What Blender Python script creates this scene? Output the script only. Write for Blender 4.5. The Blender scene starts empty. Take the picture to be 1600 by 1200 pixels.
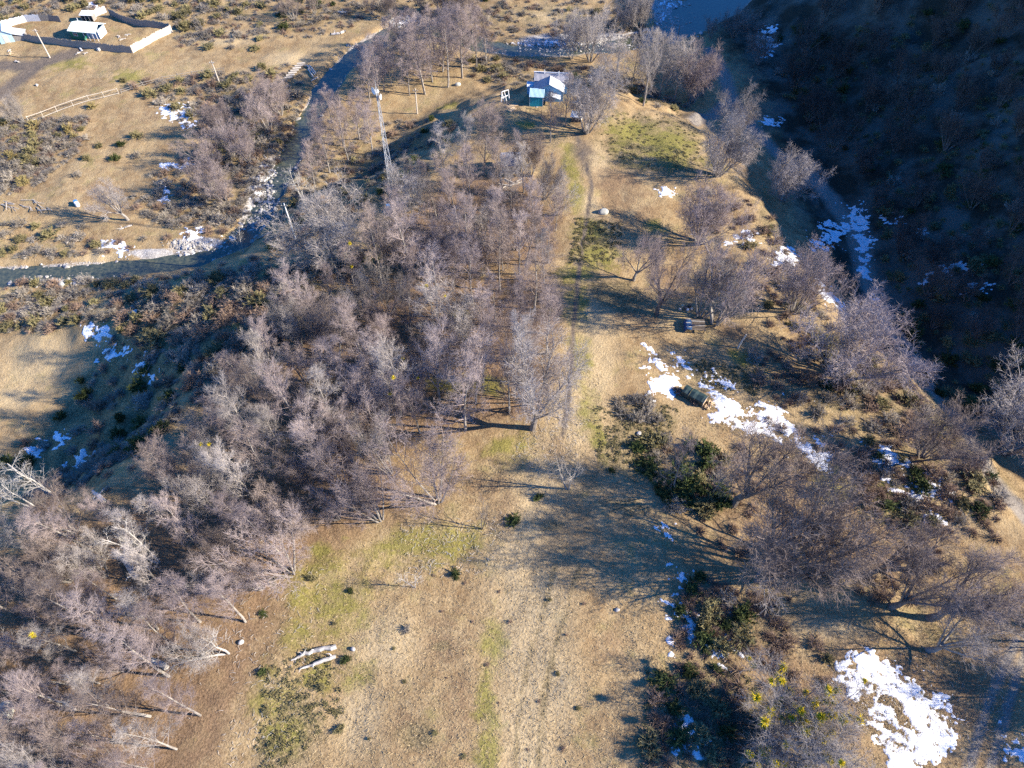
import bpy, math, random
import numpy as np
from mathutils import Vector, Matrix, Euler

# ------------------------------------------------------------------ camera, sky, sun, exposure
SC = bpy.context.scene
COL = SC.collection
F, PITCH, HC = 1150.0, math.radians(53.0), 80.0          # focal length in photo pixels, downward pitch, height over the terrace
cam = bpy.data.cameras.new('camera')
cam.sensor_width = 36.0
cam.lens = 36.0 * F / 1600.0
cam.clip_start, cam.clip_end = 1.0, 6000.0
camo = bpy.data.objects.new('camera', cam)
camo.location = (0, 0, HC)
camo.rotation_euler = (math.radians(90) - PITCH, 0, 0)
COL.objects.link(camo)
SC.camera = camo

SUN_EL, SUN_OFF = math.radians(27.0), math.radians(7.0)   # low winter sun from the right, shadows fall left and slightly away
world = bpy.data.worlds.new('World')
SC.world = world
world.use_nodes = True
wn = world.node_tree.nodes
wl = world.node_tree.links
wn.clear()
sky = wn.new('ShaderNodeTexSky')
sky.sky_type = 'NISHITA'
sky.sun_disc = False
sky.sun_elevation = SUN_EL
sky.sun_rotation = math.radians(90) + SUN_OFF
sky.altitude = 600
sky.air_density = 1.0
sky.dust_density = 0.15
sky.ozone_density = 5.0
bgn = wn.new('ShaderNodeBackground')
bgn.inputs['Strength'].default_value = 0.13
won = wn.new('ShaderNodeOutputWorld')
hsv = wn.new('ShaderNodeHueSaturation')          # the camera's warm white balance leaves the sky light strongly blue
hsv.inputs['Saturation'].default_value = 1.25
hsv.inputs['Hue'].default_value = 0.512
wl.new(sky.outputs[0], hsv.inputs['Color'])
wl.new(hsv.outputs[0], bgn.inputs['Color'])
wl.new(bgn.outputs[0], won.inputs['Surface'])

sun = bpy.data.lights.new('sun', 'SUN')
sun.energy = 5.0
sun.angle = math.radians(0.5)
sun.color = (1.0, 0.89, 0.73)
suno = bpy.data.objects.new('sun', sun)
sd = Vector((-math.cos(SUN_EL) * math.cos(SUN_OFF), math.cos(SUN_EL) * math.sin(SUN_OFF), -math.sin(SUN_EL)))
suno.rotation_euler = sd.to_track_quat('-Z', 'Y').to_euler()
suno.location = (200, -40, 200)
COL.objects.link(suno)

vs = SC.view_settings
vs.view_transform = 'Standard'
vs.look = 'None'
vs.exposure = 1.28
vs.gamma = 1.0
vs.use_curve_mapping = False
SC.render.engine = 'CYCLES'
SC.cycles.max_bounces = 3
SC.cycles.diffuse_bounces = 1
SC.cycles.glossy_bounces = 2
SC.cycles.transparent_max_bounces = 4
SC.cycles.use_denoising = False

# ------------------------------------------------------------------ numeric helpers
TANE = math.tan(SUN_EL)


def vnoise(x, y, seed=0):
    xi = np.floor(x).astype(np.int64); yi = np.floor(y).astype(np.int64)
    fx = x - xi; fy = y - yi
    fx = fx * fx * (3 - 2 * fx); fy = fy * fy * (3 - 2 * fy)

    def h(a, b):
        n = (a * 374761393 + b * 668265263 + seed * 1442695041) & 0xFFFFFFFF
        n = ((n ^ (n >> 13)) * 1274126177) & 0xFFFFFFFF
        n = n ^ (n >> 16)
        return (n & 0xFFFF) / 65535.0
    a = h(xi, yi); b = h(xi + 1, yi); c = h(xi, yi + 1); d = h(xi + 1, yi + 1)
    return (a * (1 - fx) + b * fx) * (1 - fy) + (c * (1 - fx) + d * fx) * fy


def fbm(x, y, octs=4, seed=0):
    s = 0; a = 0.5; t = 0
    for i in range(octs):
        s = s + a * vnoise(x * 2 ** i + 17.3 * i, y * 2 ** i - 9.1 * i, seed + i * 7)
        t += a; a *= 0.5
    return s / t


def sstep(a, b, x):
    t = np.clip((x - a) / (b - a), 0, 1)
    return t * t * (3 - 2 * t)


FWD = np.array([0, math.cos(PITCH), -math.sin(PITCH)])
UPV = np.array([0, math.sin(PITCH), math.cos(PITCH)])


def ray(px, py):
    return FWD + np.array([(px - 800) / F, 0, 0]) + UPV * (-(py - 600) / F)


def plane(px, py, z=0.0):
    d = ray(px, py)
    t = (z - HC) / d[2]
    return np.array([d[0] * t, d[1] * t])


def planes(pts, z=0.0):
    return np.array([plane(p[0], p[1], z) for p in pts])


def seg_dist(x, y, poly, closed=True):
    n = len(poly)
    best = np.full(np.shape(x), 1e9)
    rng = range(n) if closed else range(n - 1)
    for i in rng:
        a = poly[i]; b = poly[(i + 1) % n]
        vx, vy = b[0] - a[0], b[1] - a[1]
        t = np.clip(((x - a[0]) * vx + (y - a[1]) * vy) / (vx * vx + vy * vy + 1e-9), 0, 1)
        best = np.minimum(best, np.hypot(x - a[0] - t * vx, y - a[1] - t * vy))
    return best


def inside(x, y, poly):
    n = len(poly)
    r = np.zeros(np.shape(x), bool)
    for i in range(n):
        a = poly[i]; b = poly[(i + 1) % n]
        c = ((a[1] > y) != (b[1] > y)) & (x < (b[0] - a[0]) * (y - a[1]) / (b[1] - a[1] + 1e-12) + a[0])
        r ^= c
    return r


def sdist(x, y, poly):
    d = seg_dist(x, y, poly)
    return np.where(inside(x, y, poly), -d, d)


# ------------------------------------------------------------------ terrain: terrace, valley with river, shaded hillside
LOW = -10.0
TERRACE = planes([(890, 128), (780, 155), (735, 205), (655, 285), (625, 330), (560, 415), (450, 480), (345, 570), (245, 660),
                  (150, 770), (20, 840), (-250, 900), (-500, 1500), (2200, 1500), (1800, 1000), (1650, 850), (1540, 765),
                  (1450, 670), (1350, 590), (1255, 500), (1195, 400), (1150, 295), (1095, 205), (1020, 172), (950, 146)])
SHADE = planes([(985, -110), (1005, 0), (1065, 90), (1090, 200), (1114, 300), (1152, 430), (1218, 530), (1332, 625), (1442, 705), (1545, 800), (1690, 930)], -6.0)
SB_Y = SHADE[::-1, 1]; SB_X = SHADE[::-1, 0]
RIVER = [(1260, -90, 7), (1120, 0, 6.5), (1075, 32, 5.5), (1040, 50, 4), (990, 64, 2.6), (930, 72, 2.2), (870, 76, 2.0), (800, 76, 2.2), (760, 70, 2.6), (705, 48, 3),
         (655, 38, 3), (610, 50, 3), (568, 74, 3), (533, 104, 2.1), (506, 140, 2.2), (482, 182, 2.0), (466, 215, 2.0),
         (450, 250, 2.1), (428, 290, 2.1), (404, 336, 1.9), (376, 374, 1.7), (315, 400, 1.4), (210, 414, 1.6), (100, 422, 1.8), (0, 428, 2.0), (-160, 432, 3)]
RIV = planes(RIVER, LOW); RW = np.array([r[2] for r in RIVER], float)
SUNH = 118.0    # distance from shade line to the crest


def river_d(x, y):
    best = np.full(np.shape(x), 1e9)
    for i in range(len(RIV) - 1):
        a = RIV[i]; b = RIV[i + 1]
        vx, vy = b[0] - a[0], b[1] - a[1]
        t = np.clip(((x - a[0]) * vx + (y - a[1]) * vy) / (vx * vx + vy * vy + 1e-9), 0, 1)
        d = np.hypot(x - a[0] - t * vx, y - a[1] - t * vy) - (RW[i] * (1 - t) + RW[i + 1] * t)
        best = np.minimum(best, d)
    return best


def height(x, y):
    x = np.asarray(x, float); y = np.asarray(y, float)
    d = sdist(x, y, TERRACE) + (fbm(x * .06, y * .06, 3, 5) - .5) * 10 + (fbm(x * .19, y * .19, 3, 6) - .5) * 5
    W = np.where(x < np.interp(y, [0, 60, 130, 200], [10, 10, 25, 30]), np.interp(y, [50, 64, 80, 100, 118], [22, 26, 52, 48, 24]), 24.0)
    s = 1 - sstep(-1, 1, (d - 0.5 * W + 2) / (0.5 * W))
    z = LOW * (1 - s)
    # the terrace dips gently to its right flank
    z = z - s * np.clip((x - 14) / 40, 0, 1) * 2.2
    z = z + (fbm(x * .03, y * .03, 3, 1) - .5) * 1.2 + (fbm(x * .13, y * .13, 3, 2) - .5) * .9 + (fbm(x * .5, y * .5, 3, 3) - .5) * .28 + (fbm(x * 1.9, y * 1.9, 2, 4) - .5) * .10
    z = z - 2.5 * (1 - s) * (1 - sstep(66, 100, y)) * (x < 0)
    # river bed
    rd = river_d(x, y) + (fbm(x * .3, y * .3, 3, 9) - .5) * 2.2
    flat = 1 - sstep(0, 10, rd)
    z = z * (1 - flat) + LOW * flat + flat * (fbm(x * .7, y * .7, 2, 12) - .5) * .3
    z = z - 1.7 * (1 - sstep(-1.6, 1.4, rd))
    # hillside
    u = x - np.interp(y, SB_Y, SB_X)
    ramp = np.clip(u - 26, 0, SUNH - 26)
    top = TANE * SUNH + 4
    hz = top * (ramp / (SUNH - 26)) ** 1.08
    rough = sstep(20, 50, u) * (1 - sstep(SUNH - 12, SUNH, u))
    hz = hz + rough * ((fbm(x * .045 + y * .02, y * .05, 4, 21) - .5) * 11 + (fbm(x * .2, y * .2, 3, 22) - .5) * 2.2)
    hz = hz - np.clip(u - SUNH - 5, 0, 1e5) * .02
    return z + np.maximum(hz, 0)


def axis(lo, hi, step, far, grow=1.22):
    a = list(np.arange(lo, hi + 1e-6, step))
    s = step; v = hi
    while v < far:
        s *= grow; v += s; a.append(v)
    s = step; v = lo; b = []
    while v > -far:
        s *= grow; v -= s; b.append(v)
    return np.array(b[::-1] + a)


GX = axis(-142, 142, .55, 1800)
GY = axis(4, 218, .55, 1800)
XX, YY = np.meshgrid(GX, GY)
ZZ = height(XX, YY)


def gh(x, y):
    x = np.asarray(x, float); y = np.asarray(y, float)
    i = np.clip(np.searchsorted(GX, x) - 1, 0, len(GX) - 2)
    j = np.clip(np.searchsorted(GY, y) - 1, 0, len(GY) - 2)
    fx = np.clip((x - GX[i]) / (GX[i + 1] - GX[i]), 0, 1); fy = np.clip((y - GY[j]) / (GY[j + 1] - GY[j]), 0, 1)
    return (ZZ[j, i] * (1 - fx) + ZZ[j, i + 1] * fx) * (1 - fy) + (ZZ[j + 1, i] * (1 - fx) + ZZ[j + 1, i + 1] * fx) * fy


TS = np.arange(55, 420, .4)


def W(px, py):
    """the ground point seen at a photo pixel"""
    d = ray(px, py)
    P = d[None, :] * TS[:, None]
    g = P[:, 2] + HC - gh(P[:, 0], P[:, 1])
    k = np.argmax(g < 0)
    if g[k] >= 0:
        k = len(TS) - 1
    a, b = g[max(k - 1, 0)], g[k]
    t = TS[k] - .4 * (1 - a / (a - b + 1e-9)) if k > 0 else TS[0]
    p = d * t
    return np.array([p[0], p[1], float(gh(p[0], p[1]))])


def ppm(p):
    """photo pixels per metre across, and per metre of height, at a ground point"""
    v = np.array(p) - np.array([0, 0, HC])
    zc = v @ FWD
    return F / zc, F / zc * math.sqrt(max(1e-3, 1 - (v[2] / np.linalg.norm(v)) ** 2))


# ------------------------------------------------------------------ material helpers
def new_mat(name):
    m = bpy.data.materials.new(name)
    m.use_nodes = True
    m.node_tree.nodes.clear()
    return m, m.node_tree.nodes, m.node_tree.links


class NB:
    def __init__(s, name):
        s.m, s.n, s.l = new_mat(name)
        s.geo = s.n.new('ShaderNodeNewGeometry')
        s.oc = s.n.new('ShaderNodeTexCoord')

    def lk(s, a, b):
        s.l.new(a, b)

    def noise(s, scale, detail=3, rough=.55, vec=None, dist=0.0):
        t = s.n.new('ShaderNodeTexNoise')
        t.inputs['Scale'].default_value = scale; t.inputs['Detail'].default_value = detail
        t.inputs['Roughness'].default_value = rough; t.inputs['Distortion'].default_value = dist
        s.lk(vec if vec is not None else s.geo.outputs['Position'], t.inputs['Vector'])
        return t.outputs['Fac']

    def ramp(s, fac, a, b, c0=(0, 0, 0, 1), c1=(1, 1, 1, 1)):
        r = s.n.new('ShaderNodeValToRGB')
        r.color_ramp.elements[0].position = a; r.color_ramp.elements[1].position = b
        r.color_ramp.elements[0].color = c0; r.color_ramp.elements[1].color = c1
        s.lk(fac, r.inputs['Fac'])
        return r.outputs['Color']

    def mix(s, fac, a, b, mode='MIX'):
        x = s.n.new('ShaderNodeMix'); x.data_type = 'RGBA'; x.blend_type = mode
        for sock, v in ((x.inputs['Factor'], fac), (x.inputs['A'], a), (x.inputs['B'], b)):
            if isinstance(v, (int, float)):
                sock.default_value = v
            elif isinstance(v, tuple):
                sock.default_value = v if len(v) == 4 else (*v, 1)
            else:
                s.lk(v, sock)
        return x.outputs['Result']

    def math(s, op, a, b=0.0, clamp=False):
        x = s.n.new('ShaderNodeMath'); x.operation = op; x.use_clamp = clamp
        for sock, v in ((x.inputs[0], a), (x.inputs[1], b)):
            if isinstance(v, (int, float)):
                sock.default_value = v
            else:
                s.lk(v, sock)
        return x.outputs[0]

    def out(s, col, rough=.9, bump=None, bstr=.5, bdist=.1, spec=.2, metal=0.0):
        b = s.n.new('ShaderNodeBsdfPrincipled'); o = s.n.new('ShaderNodeOutputMaterial')
        if isinstance(col, tuple):
            b.inputs['Base Color'].default_value = (*col[:3], 1)
        else:
            s.lk(col, b.inputs['Base Color'])
        b.inputs['Roughness'].default_value = rough
        b.inputs['Specular IOR Level'].default_value = spec
        b.inputs['Metallic'].default_value = metal
        if bump is not None:
            k = s.n.new('ShaderNodeBump'); k.inputs['Strength'].default_value = bstr; k.inputs['Distance'].default_value = bdist
            s.lk(bump, k.inputs['Height']); s.lk(k.outputs[0], b.inputs['Normal'])
        s.lk(b.outputs[0], o.inputs['Surface'])
        s.b = b
        return s.m


def varied(name, c0, c1, scale=3.0, rough=.85, objvar=.0, bump=0.0, spec=.15, c2=None):
    """two-tone procedural colour with a per-object shift"""
    k = NB(name)
    n = k.noise(scale, 4, .6)
    col = k.mix(k.ramp(n, .35, .65), c0, c1)
    if c2 is not None or objvar:
        oi = k.n.new('ShaderNodeObjectInfo')
        if c2 is not None:
            col = k.mix(k.math('MULTIPLY', oi.outputs['Random'], .9), col, c2)
        if objvar:
            v = k.n.new('ShaderNodeHueSaturation')
            k.lk(k.math('ADD', k.math('MULTIPLY', oi.outputs['Random'], 2 * objvar), 1 - objvar), v.inputs['Value'])
            k.lk(col, v.inputs['Color'])
            col = v.outputs['Color']
    return k.out(col, rough, n if bump else None, bump, .03, spec)


M = {}
M['bark'] = varied('bark', (.20, .18, .16), (.38, .35, .31), 1.6, .9, .2)
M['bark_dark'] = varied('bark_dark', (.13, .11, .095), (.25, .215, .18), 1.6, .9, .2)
M['twig'] = varied('twig', (.25, .20, .19), (.385, .31, .29), .7, .9, .28, c2=(.30, .25, .235))
M['twig_grey'] = varied('twig_grey', (.27, .24, .22), (.40, .36, .33), .7, .9, .25)
M['twig_brown'] = varied('twig_brown', (.20, .16, .14), (.31, .25, .215), .7, .9, .2)
M['twig_shaded'] = varied('twig_shaded', (.07, .06, .052), (.125, .105, .09), .7, .9, .2)  # twig colour darkened to carry the hillside's shade
M['deadwood'] = varied('deadwood', (.33, .31, .28), (.58, .55, .51), 2.0, .85, .1)
M['shrub_grey'] = varied('shrub_grey', (.24, .21, .17), (.39, .345, .285), 1.2, .9, .25)
M['shrub_olive'] = varied('shrub_olive', (.16, .145, .07), (.29, .25, .125), 1.2, .9, .25)
M['shrub_green'] = varied('shrub_green', (.045, .065, .022), (.095, .115, .04), 1.2, .85, .25)
M['shrub_rust'] = varied('shrub_rust', (.24, .165, .12), (.34, .245, .18), 1.2, .9, .2)
M['shrub_gold'] = varied('shrub_gold', (.27, .215, .085), (.38, .31, .14), 1.2, .9, .2)
M['mistletoe'] = varied('mistletoe', (.56, .42, .015), (.70, .56, .04), 4, .8, .15)
M['stone'] = varied('stone', (.24, .225, .205), (.60, .575, .54), .9, .85, .15, bump=.3)
M['stone_moss'] = varied('stone_moss', (.33, .33, .29), (.52, .52, .46), .8, .9, .1, bump=.4)
M['wood_pale'] = varied('wood_pale', (.48, .43, .36), (.66, .60, .51), 5, .85, .1)
M['wood_grey'] = varied('wood_grey', (.22, .20, .18), (.36, .335, .30), 5, .9, .15)
M['wood_cut'] = varied('wood_cut', (.48, .34, .20), (.66, .50, .32), 6, .85, .15)
M['wood_dark'] = varied('wood_dark', (.10, .08, .065), (.18, .15, .125), 5, .9, .1)
M['teal'] = varied('teal_paint', (.02, .30, .40), (.035, .37, .47), 2.5, .6, .0)
M['teal_light'] = varied('teal_paint_faded', (.16, .38, .60), (.24, .46, .68), 2.5, .6, .0)
M['green_paint'] = varied('green_paint', (.02, .17, .10), (.035, .23, .14), 2.5, .6)
M['white_paint'] = varied('white_paint', (.70, .71, .71), (.82, .82, .81), 2.5, .6)
M['tin'] = varied('tin_roof', (.52, .56, .60), (.66, .69, .72), 1.2, .42, spec=.5)
M['tin_blue'] = varied('tin_roof_blue', (.32, .50, .64), (.42, .60, .73), 1.2, .45, spec=.5)
M['tin_grey'] = varied('tin_roof_grey', (.25, .26, .30), (.34, .34, .38), 1.2, .5, spec=.4)
M['tin_mint'] = varied('tin_roof_mint', (.58, .70, .68), (.70, .79, .77), 1.2, .45, spec=.5)
M['glass'] = NB('window_glass').out((.03, .04, .05), .08, spec=.6)
M['tarp_green'] = varied('tarp_green', (.018, .036, .035), (.035, .062, .06), 2, .5, spec=.4)
M['tarp_blue'] = varied('tarp_blue', (.02, .06, .15), (.035, .10, .23), 2, .5, spec=.4)
M['plastic_blue'] = varied('plastic_blue', (.05, .22, .50), (.08, .28, .58), 2, .5)
M['steel'] = varied('galvanised_steel', (.40, .42, .44), (.54, .56, .58), 2, .5, spec=.5)
M['dish'] = varied('dish_white', (.72, .72, .70), (.8, .8, .78), 2, .5)

# snow
k = NB('snow')
sn = k.noise(7, 4, .6)
sc_ = k.mix(k.ramp(sn, .3, .7), (.76, .79, .83), (.90, .91, .93))
sc_ = k.mix(k.math('MULTIPLY', k.ramp(k.noise(1.3, 5, .75), .52, .68), .45), sc_, (.50, .47, .42))
M['snow'] = k.out(sc_, .7, sn, .8, .10, .2)

# water
k = NB('river_water')
nz = k.noise(2.2, 3, .6)
M['water'] = k.out(k.mix(k.ramp(k.noise(1.6, 5, .7), .35, .65), (.020, .036, .030), (.12, .125, .075)), .05, nz, .3, .08, .8)

# ground: where each cover and the shade-darkened hill tone lie is stored on the vertices, the shader breaks up its edges
k = NB('ground_cover')
A1 = k.n.new('ShaderNodeAttribute'); A1.attribute_name = 'cover_a'
A2 = k.n.new('ShaderNodeAttribute'); A2.attribute_name = 'cover_b'
s1 = k.n.new('ShaderNodeSeparateColor'); k.lk(A1.outputs['Color'], s1.inputs[0])
s2 = k.n.new('ShaderNodeSeparateColor'); k.lk(A2.outputs['Color'], s2.inputs[0])
fine = k.noise(4.2, 5, .72)
mid = k.noise(.62, 4, .65)
big = k.noise(.10, 5, .62)
patch = k.math('ADD', k.math('MULTIPLY', mid, .5), k.math('MULTIPLY', k.noise(.27, 5, .7), .5))
grain = fine
grass = k.mix(k.ramp(grain, .28, .72), (.25, .17, .085), (.47, .355, .20))
grass = k.mix(k.math('MULTIPLY', k.ramp(patch, .42, .58), .85), grass, k.mix(k.ramp(grain, .28, .72), (.15, .092, .046), (.33, .225, .115)))
grass = k.mix(k.math('MULTIPLY', k.ramp(big, .45, .62), .45), grass, k.mix(k.ramp(grain, .38, .62), (.33, .24, .115), (.55, .43, .25)))
grass = k.mix(k.math('MULTIPLY', k.ramp(k.noise(.2, 5, .7), .55, .70), .5), grass, (.20, .19, .055))


def edge(mask, nz_, amt=1.0, lo=.30, hi=.70):
    return k.ramp(k.math('ADD', mask, k.math('MULTIPLY', k.math('SUBTRACT', nz_, .5), amt)), lo, hi)


straw = k.mix(k.ramp(grain, .30, .70), (.36, .265, .14), (.60, .48, .29))
grass = k.mix(k.math('MULTIPLY', edge(s2.outputs[1], patch, 2.0, .35, .9), .8), grass, straw)
litter = k.mix(k.ramp(grain, .32, .68), (.12, .076, .044), (.33, .22, .13))
litter = k.mix(k.math('MULTIPLY', k.ramp(patch, .5, .64), .4), litter, (.30, .22, .12))
moss = k.mix(k.ramp(grain, .30, .70), (.11, .105, .026), (.33, .305, .07))
heath = k.mix(k.ramp(grain, .36, .62), (.050, .045, .024), (.33, .255, .135))
dirt = k.mix(k.ramp(grain, .35, .65), (.105, .083, .066), (.22, .18, .14))
gravel = k.mix(k.ramp(fine, .35, .65), (.22, .205, .19), (.56, .54, .51))
track = k.mix(k.ramp(grain, .35, .65), (.19, .165, .14), (.33, .295, .25))
hill_shade = k.mix(k.ramp(grain, .35, .65), (.018, .020, .016), (.060, .058, .042))  # hill ground darkened so its colour carries part of the shade
hill_shade = k.mix(k.math('MULTIPLY', k.ramp(big, .44, .60), .85), hill_shade, (.13, .135, .115))
c = k.mix(edge(s1.outputs[0], patch, 1.4), grass, litter)
c = k.mix(k.math('MULTIPLY', edge(s2.outputs[0], patch, 2.2, .45, .8), .85), c, heath)
c = k.mix(k.math('MULTIPLY', edge(s1.outputs[1], patch, 2.8, .40, .95), .75), c, moss)
c = k.mix(edge(s1.outputs[2], mid, .5), c, dirt)
c = k.mix(edge(s2.outputs[2], mid, .5), c, hill_shade)
c = k.mix(edge(A2.outputs['Alpha'], mid, .5), c, track)
c = k.mix(edge(A1.outputs['Alpha'], fine, .6, .4, .6), c, gravel)
M['ground'] = k.out(c, .95, k.math('ADD', k.math('MULTIPLY', grain, .45), k.math('MULTIPLY', mid, .8)), 1.0, .3, .1)


# ------------------------------------------------------------------ mesh helpers
class Acc:
    def __init__(s):
        s.v = []; s.f = []

    def tube(s, pts, rad, n=5, cap=True):
        base = len(s.v)
        m = len(pts)
        for i in range(m):
            a = pts[max(i - 1, 0)]; b = pts[min(i + 1, m - 1)]
            d = (b[0] - a[0], b[1] - a[1], b[2] - a[2])
            u, w = frame(d)
            for j in range(n):
                t = 2 * math.pi * j / n
                cu, cw = math.cos(t) * rad[i], math.sin(t) * rad[i]
                s.v.append((pts[i][0] + u[0] * cu + w[0] * cw, pts[i][1] + u[1] * cu + w[1] * cw, pts[i][2] + u[2] * cu + w[2] * cw))
        for i in range(m - 1):
            for j in range(n):
                q = base + i * n
                s.f.append((q + j, q + (j + 1) % n, q + n + (j + 1) % n, q + n + j))
        if cap:
            s.f.append(tuple(base + j for j in range(n))[::-1])
            s.f.append(tuple(base + (m - 1) * n + j for j in range(n)))

    def needle(s, p, q, r):
        u, w = frame((q[0] - p[0], q[1] - p[1], q[2] - p[2]))
        b = len(s.v)
        for cu, cw in ((r, 0), (-.5 * r, .87 * r), (-.5 * r, -.87 * r)):
            s.v.append((p[0] + u[0] * cu + w[0] * cw, p[1] + u[1] * cu + w[1] * cw, p[2] + u[2] * cu + w[2] * cw))
        s.v.append(tuple(q))
        s.f += [(b, b + 1, b + 3), (b + 1, b + 2, b + 3), (b + 2, b, b + 3)]

    def box(s, x0, x1, y0, y1, z0, z1, mtx=None):
        b = len(s.v)
        for z in (z0, z1):
            for (x, y) in ((x0, y0), (x1, y0), (x1, y1), (x0, y1)):
                p = Vector((x, y, z))
                s.v.append(tuple(mtx @ p if mtx else p))
        s.f += [(b + 3, b + 2, b + 1, b), (b + 4, b + 5, b + 6, b + 7), (b, b + 1, b + 5, b + 4), (b + 1, b + 2, b + 6, b + 5), (b + 2, b + 3, b + 7, b + 6), (b + 3, b, b + 4, b + 7)]

    def slab(s, quad, th):
        """a thick sheet under four corner points"""
        b = len(s.v)
        a = Vector(quad[1]) - Vector(quad[0]); c_ = Vector(quad[3]) - Vector(quad[0])
        n = a.cross(c_).normalized()
        for q in quad:
            s.v.append(tuple(q))
        for q in quad:
            s.v.append(tuple(Vector(q) - n * th))
        s.f += [(b, b + 1, b + 2, b + 3), (b + 7, b + 6, b + 5, b + 4)] + [(b + i, b + 4 + i, b + 4 + (i + 1) % 4, b + (i + 1) % 4) for i in range(4)]

    def poly(s, pts, faces):
        b = len(s.v)
        s.v += [tuple(p) for p in pts]
        s.f += [tuple(b + i for i in f) for f in faces]

    def rock(s, p, sx, sy, sz, rng):
        b = len(s.v)
        t = (1 + 5 ** .5) / 2
        vv = [(-1, t, 0), (1, t, 0), (-1, -t, 0), (1, -t, 0), (0, -1, t), (0, 1, t), (0, -1, -t), (0, 1, -t), (t, 0, -1), (t, 0, 1), (-t, 0, -1), (-t, 0, 1)]
        a = rng.random() * 6.28; ca, sa = math.cos(a), math.sin(a)
        for q in vv:
            kx = .526 * (1 + (rng.random() - .5) * .4)
            x, y, z = q[0] * kx * sx, q[1] * kx * sy, q[2] * kx * sz
            s.v.append((p[0] + x * ca - y * sa, p[1] + x * sa + y * ca, p[2] + z))
        for f in ((0, 11, 5), (0, 5, 1), (0, 1, 7), (0, 7, 10), (0, 10, 11), (1, 5, 9), (5, 11, 4), (11, 10, 2), (10, 7, 6), (7, 1, 8), (3, 9, 4), (3, 4, 2), (3, 2, 6), (3, 6, 8), (3, 8, 9), (4, 9, 5), (2, 4, 11), (6, 2, 10), (8, 6, 7), (9, 8, 1)):
            s.f.append(tuple(b + i for i in f))

    def mesh(s, name, mat, smooth=False):
        me = bpy.data.meshes.new(name)
        me.from_pydata(s.v, [], s.f)
        me.materials.append(mat)
        if smooth:
            me.polygons.foreach_set('use_smooth', [True] * len(me.polygons))
        me.update()
        return me


def frame(d):
    l = math.sqrt(d[0] ** 2 + d[1] ** 2 + d[2] ** 2) or 1e-9
    d = (d[0] / l, d[1] / l, d[2] / l)
    r = (1, 0, 0) if abs(d[0]) < .8 else (0, 1, 0)
    u = (d[1] * r[2] - d[2] * r[1], d[2] * r[0] - d[0] * r[2], d[0] * r[1] - d[1] * r[0])
    l = math.sqrt(u[0] ** 2 + u[1] ** 2 + u[2] ** 2)
    u = (u[0] / l, u[1] / l, u[2] / l)
    return u, (d[1] * u[2] - d[2] * u[1], d[2] * u[0] - d[0] * u[2], d[0] * u[1] - d[1] * u[0])


def tag(o, label=None, cat=None, group=None, kind=None):
    if label: o['label'] = label
    if cat: o['category'] = cat
    if group: o['group'] = group
    if kind: o['kind'] = kind
    return o


def obj(name, me, parent=None, loc=(0, 0, 0), rot=(0, 0, 0), scale=(1, 1, 1)):
    o = bpy.data.objects.new(name, me)
    COL.objects.link(o)
    o.parent = parent
    o.location = loc; o.rotation_euler = rot; o.scale = scale
    return o


def part(name, acc, mat, parent, smooth=False):
    return obj(name, acc.mesh(name, mat, smooth), parent)


def boxes(name, mat, parent, *bs):
    a = Acc()
    for b in bs:
        a.box(*b)
    return part(name, a, mat, parent)


def empty(name, loc, rz=0.0):
    o = bpy.data.objects.new(name, None)
    o.empty_display_size = .5
    COL.objects.link(o)
    o.location = loc; o.rotation_euler = (0, 0, rz)
    return o


# ------------------------------------------------------------------ ground sheet
def ell(px, py, rx, ry):
    """cover patch: an ellipse given by centre and half sizes in photo pixels, laid on the ground"""
    c_ = W(px, py)
    s_ = ppm(c_)[0]
    v = c_ - np.array([0, 0, HC])
    sa = abs(v[2]) / np.linalg.norm(v)
    return c_[0], c_[1], rx / s_, ry / s_ / sa


def blob(mask, px, py, rx, ry, val=1.0):
    cx, cy, ax, ay = ell(px, py, rx, ry)
    r = np.hypot((XX - cx) / ax, (YY - cy) / ay)
    np.maximum(mask, val * np.clip(1.25 - .75 * r, 0, 1) * (r < 1.67), out=mask)


def zone(mask, pts, soft=3.0, val=1.0):
    poly = np.array([W(*p)[:2] for p in pts])
    lo = poly.min(0) - soft; hi = poly.max(0) + soft
    i0, i1 = np.searchsorted(GX, (lo[0], hi[0])); j0, j1 = np.searchsorted(GY, (lo[1], hi[1]))
    sl = (slice(j0, j1), slice(i0, i1))
    d = sdist(XX[sl], YY[sl], poly)
    mask[sl] = np.maximum(mask[sl], val * np.clip(.5 - d / (2 * soft), 0, 1))


def line(mask, pts, w, val=1.0):
    poly = np.array([W(*p)[:2] for p in pts])
    lo = poly.min(0) - 3 * w; hi = poly.max(0) + 3 * w
    i0, i1 = np.searchsorted(GX, (lo[0], hi[0])); j0, j1 = np.searchsorted(GY, (lo[1], hi[1]))
    sl = (slice(j0, j1), slice(i0, i1))
    d = seg_dist(XX[sl], YY[sl], poly, False)
    mask[sl] = np.maximum(mask[sl], val * np.clip(1 - d / (2 * w), 0, 1))


litterM = np.zeros_like(ZZ); mossM = np.zeros_like(ZZ); dirtM = np.zeros_like(ZZ); gravM = np.zeros_like(ZZ)
heathM = np.zeros_like(ZZ); hillShadeM = np.zeros_like(ZZ); strawM = np.zeros_like(ZZ); trackM = np.zeros_like(ZZ)

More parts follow.
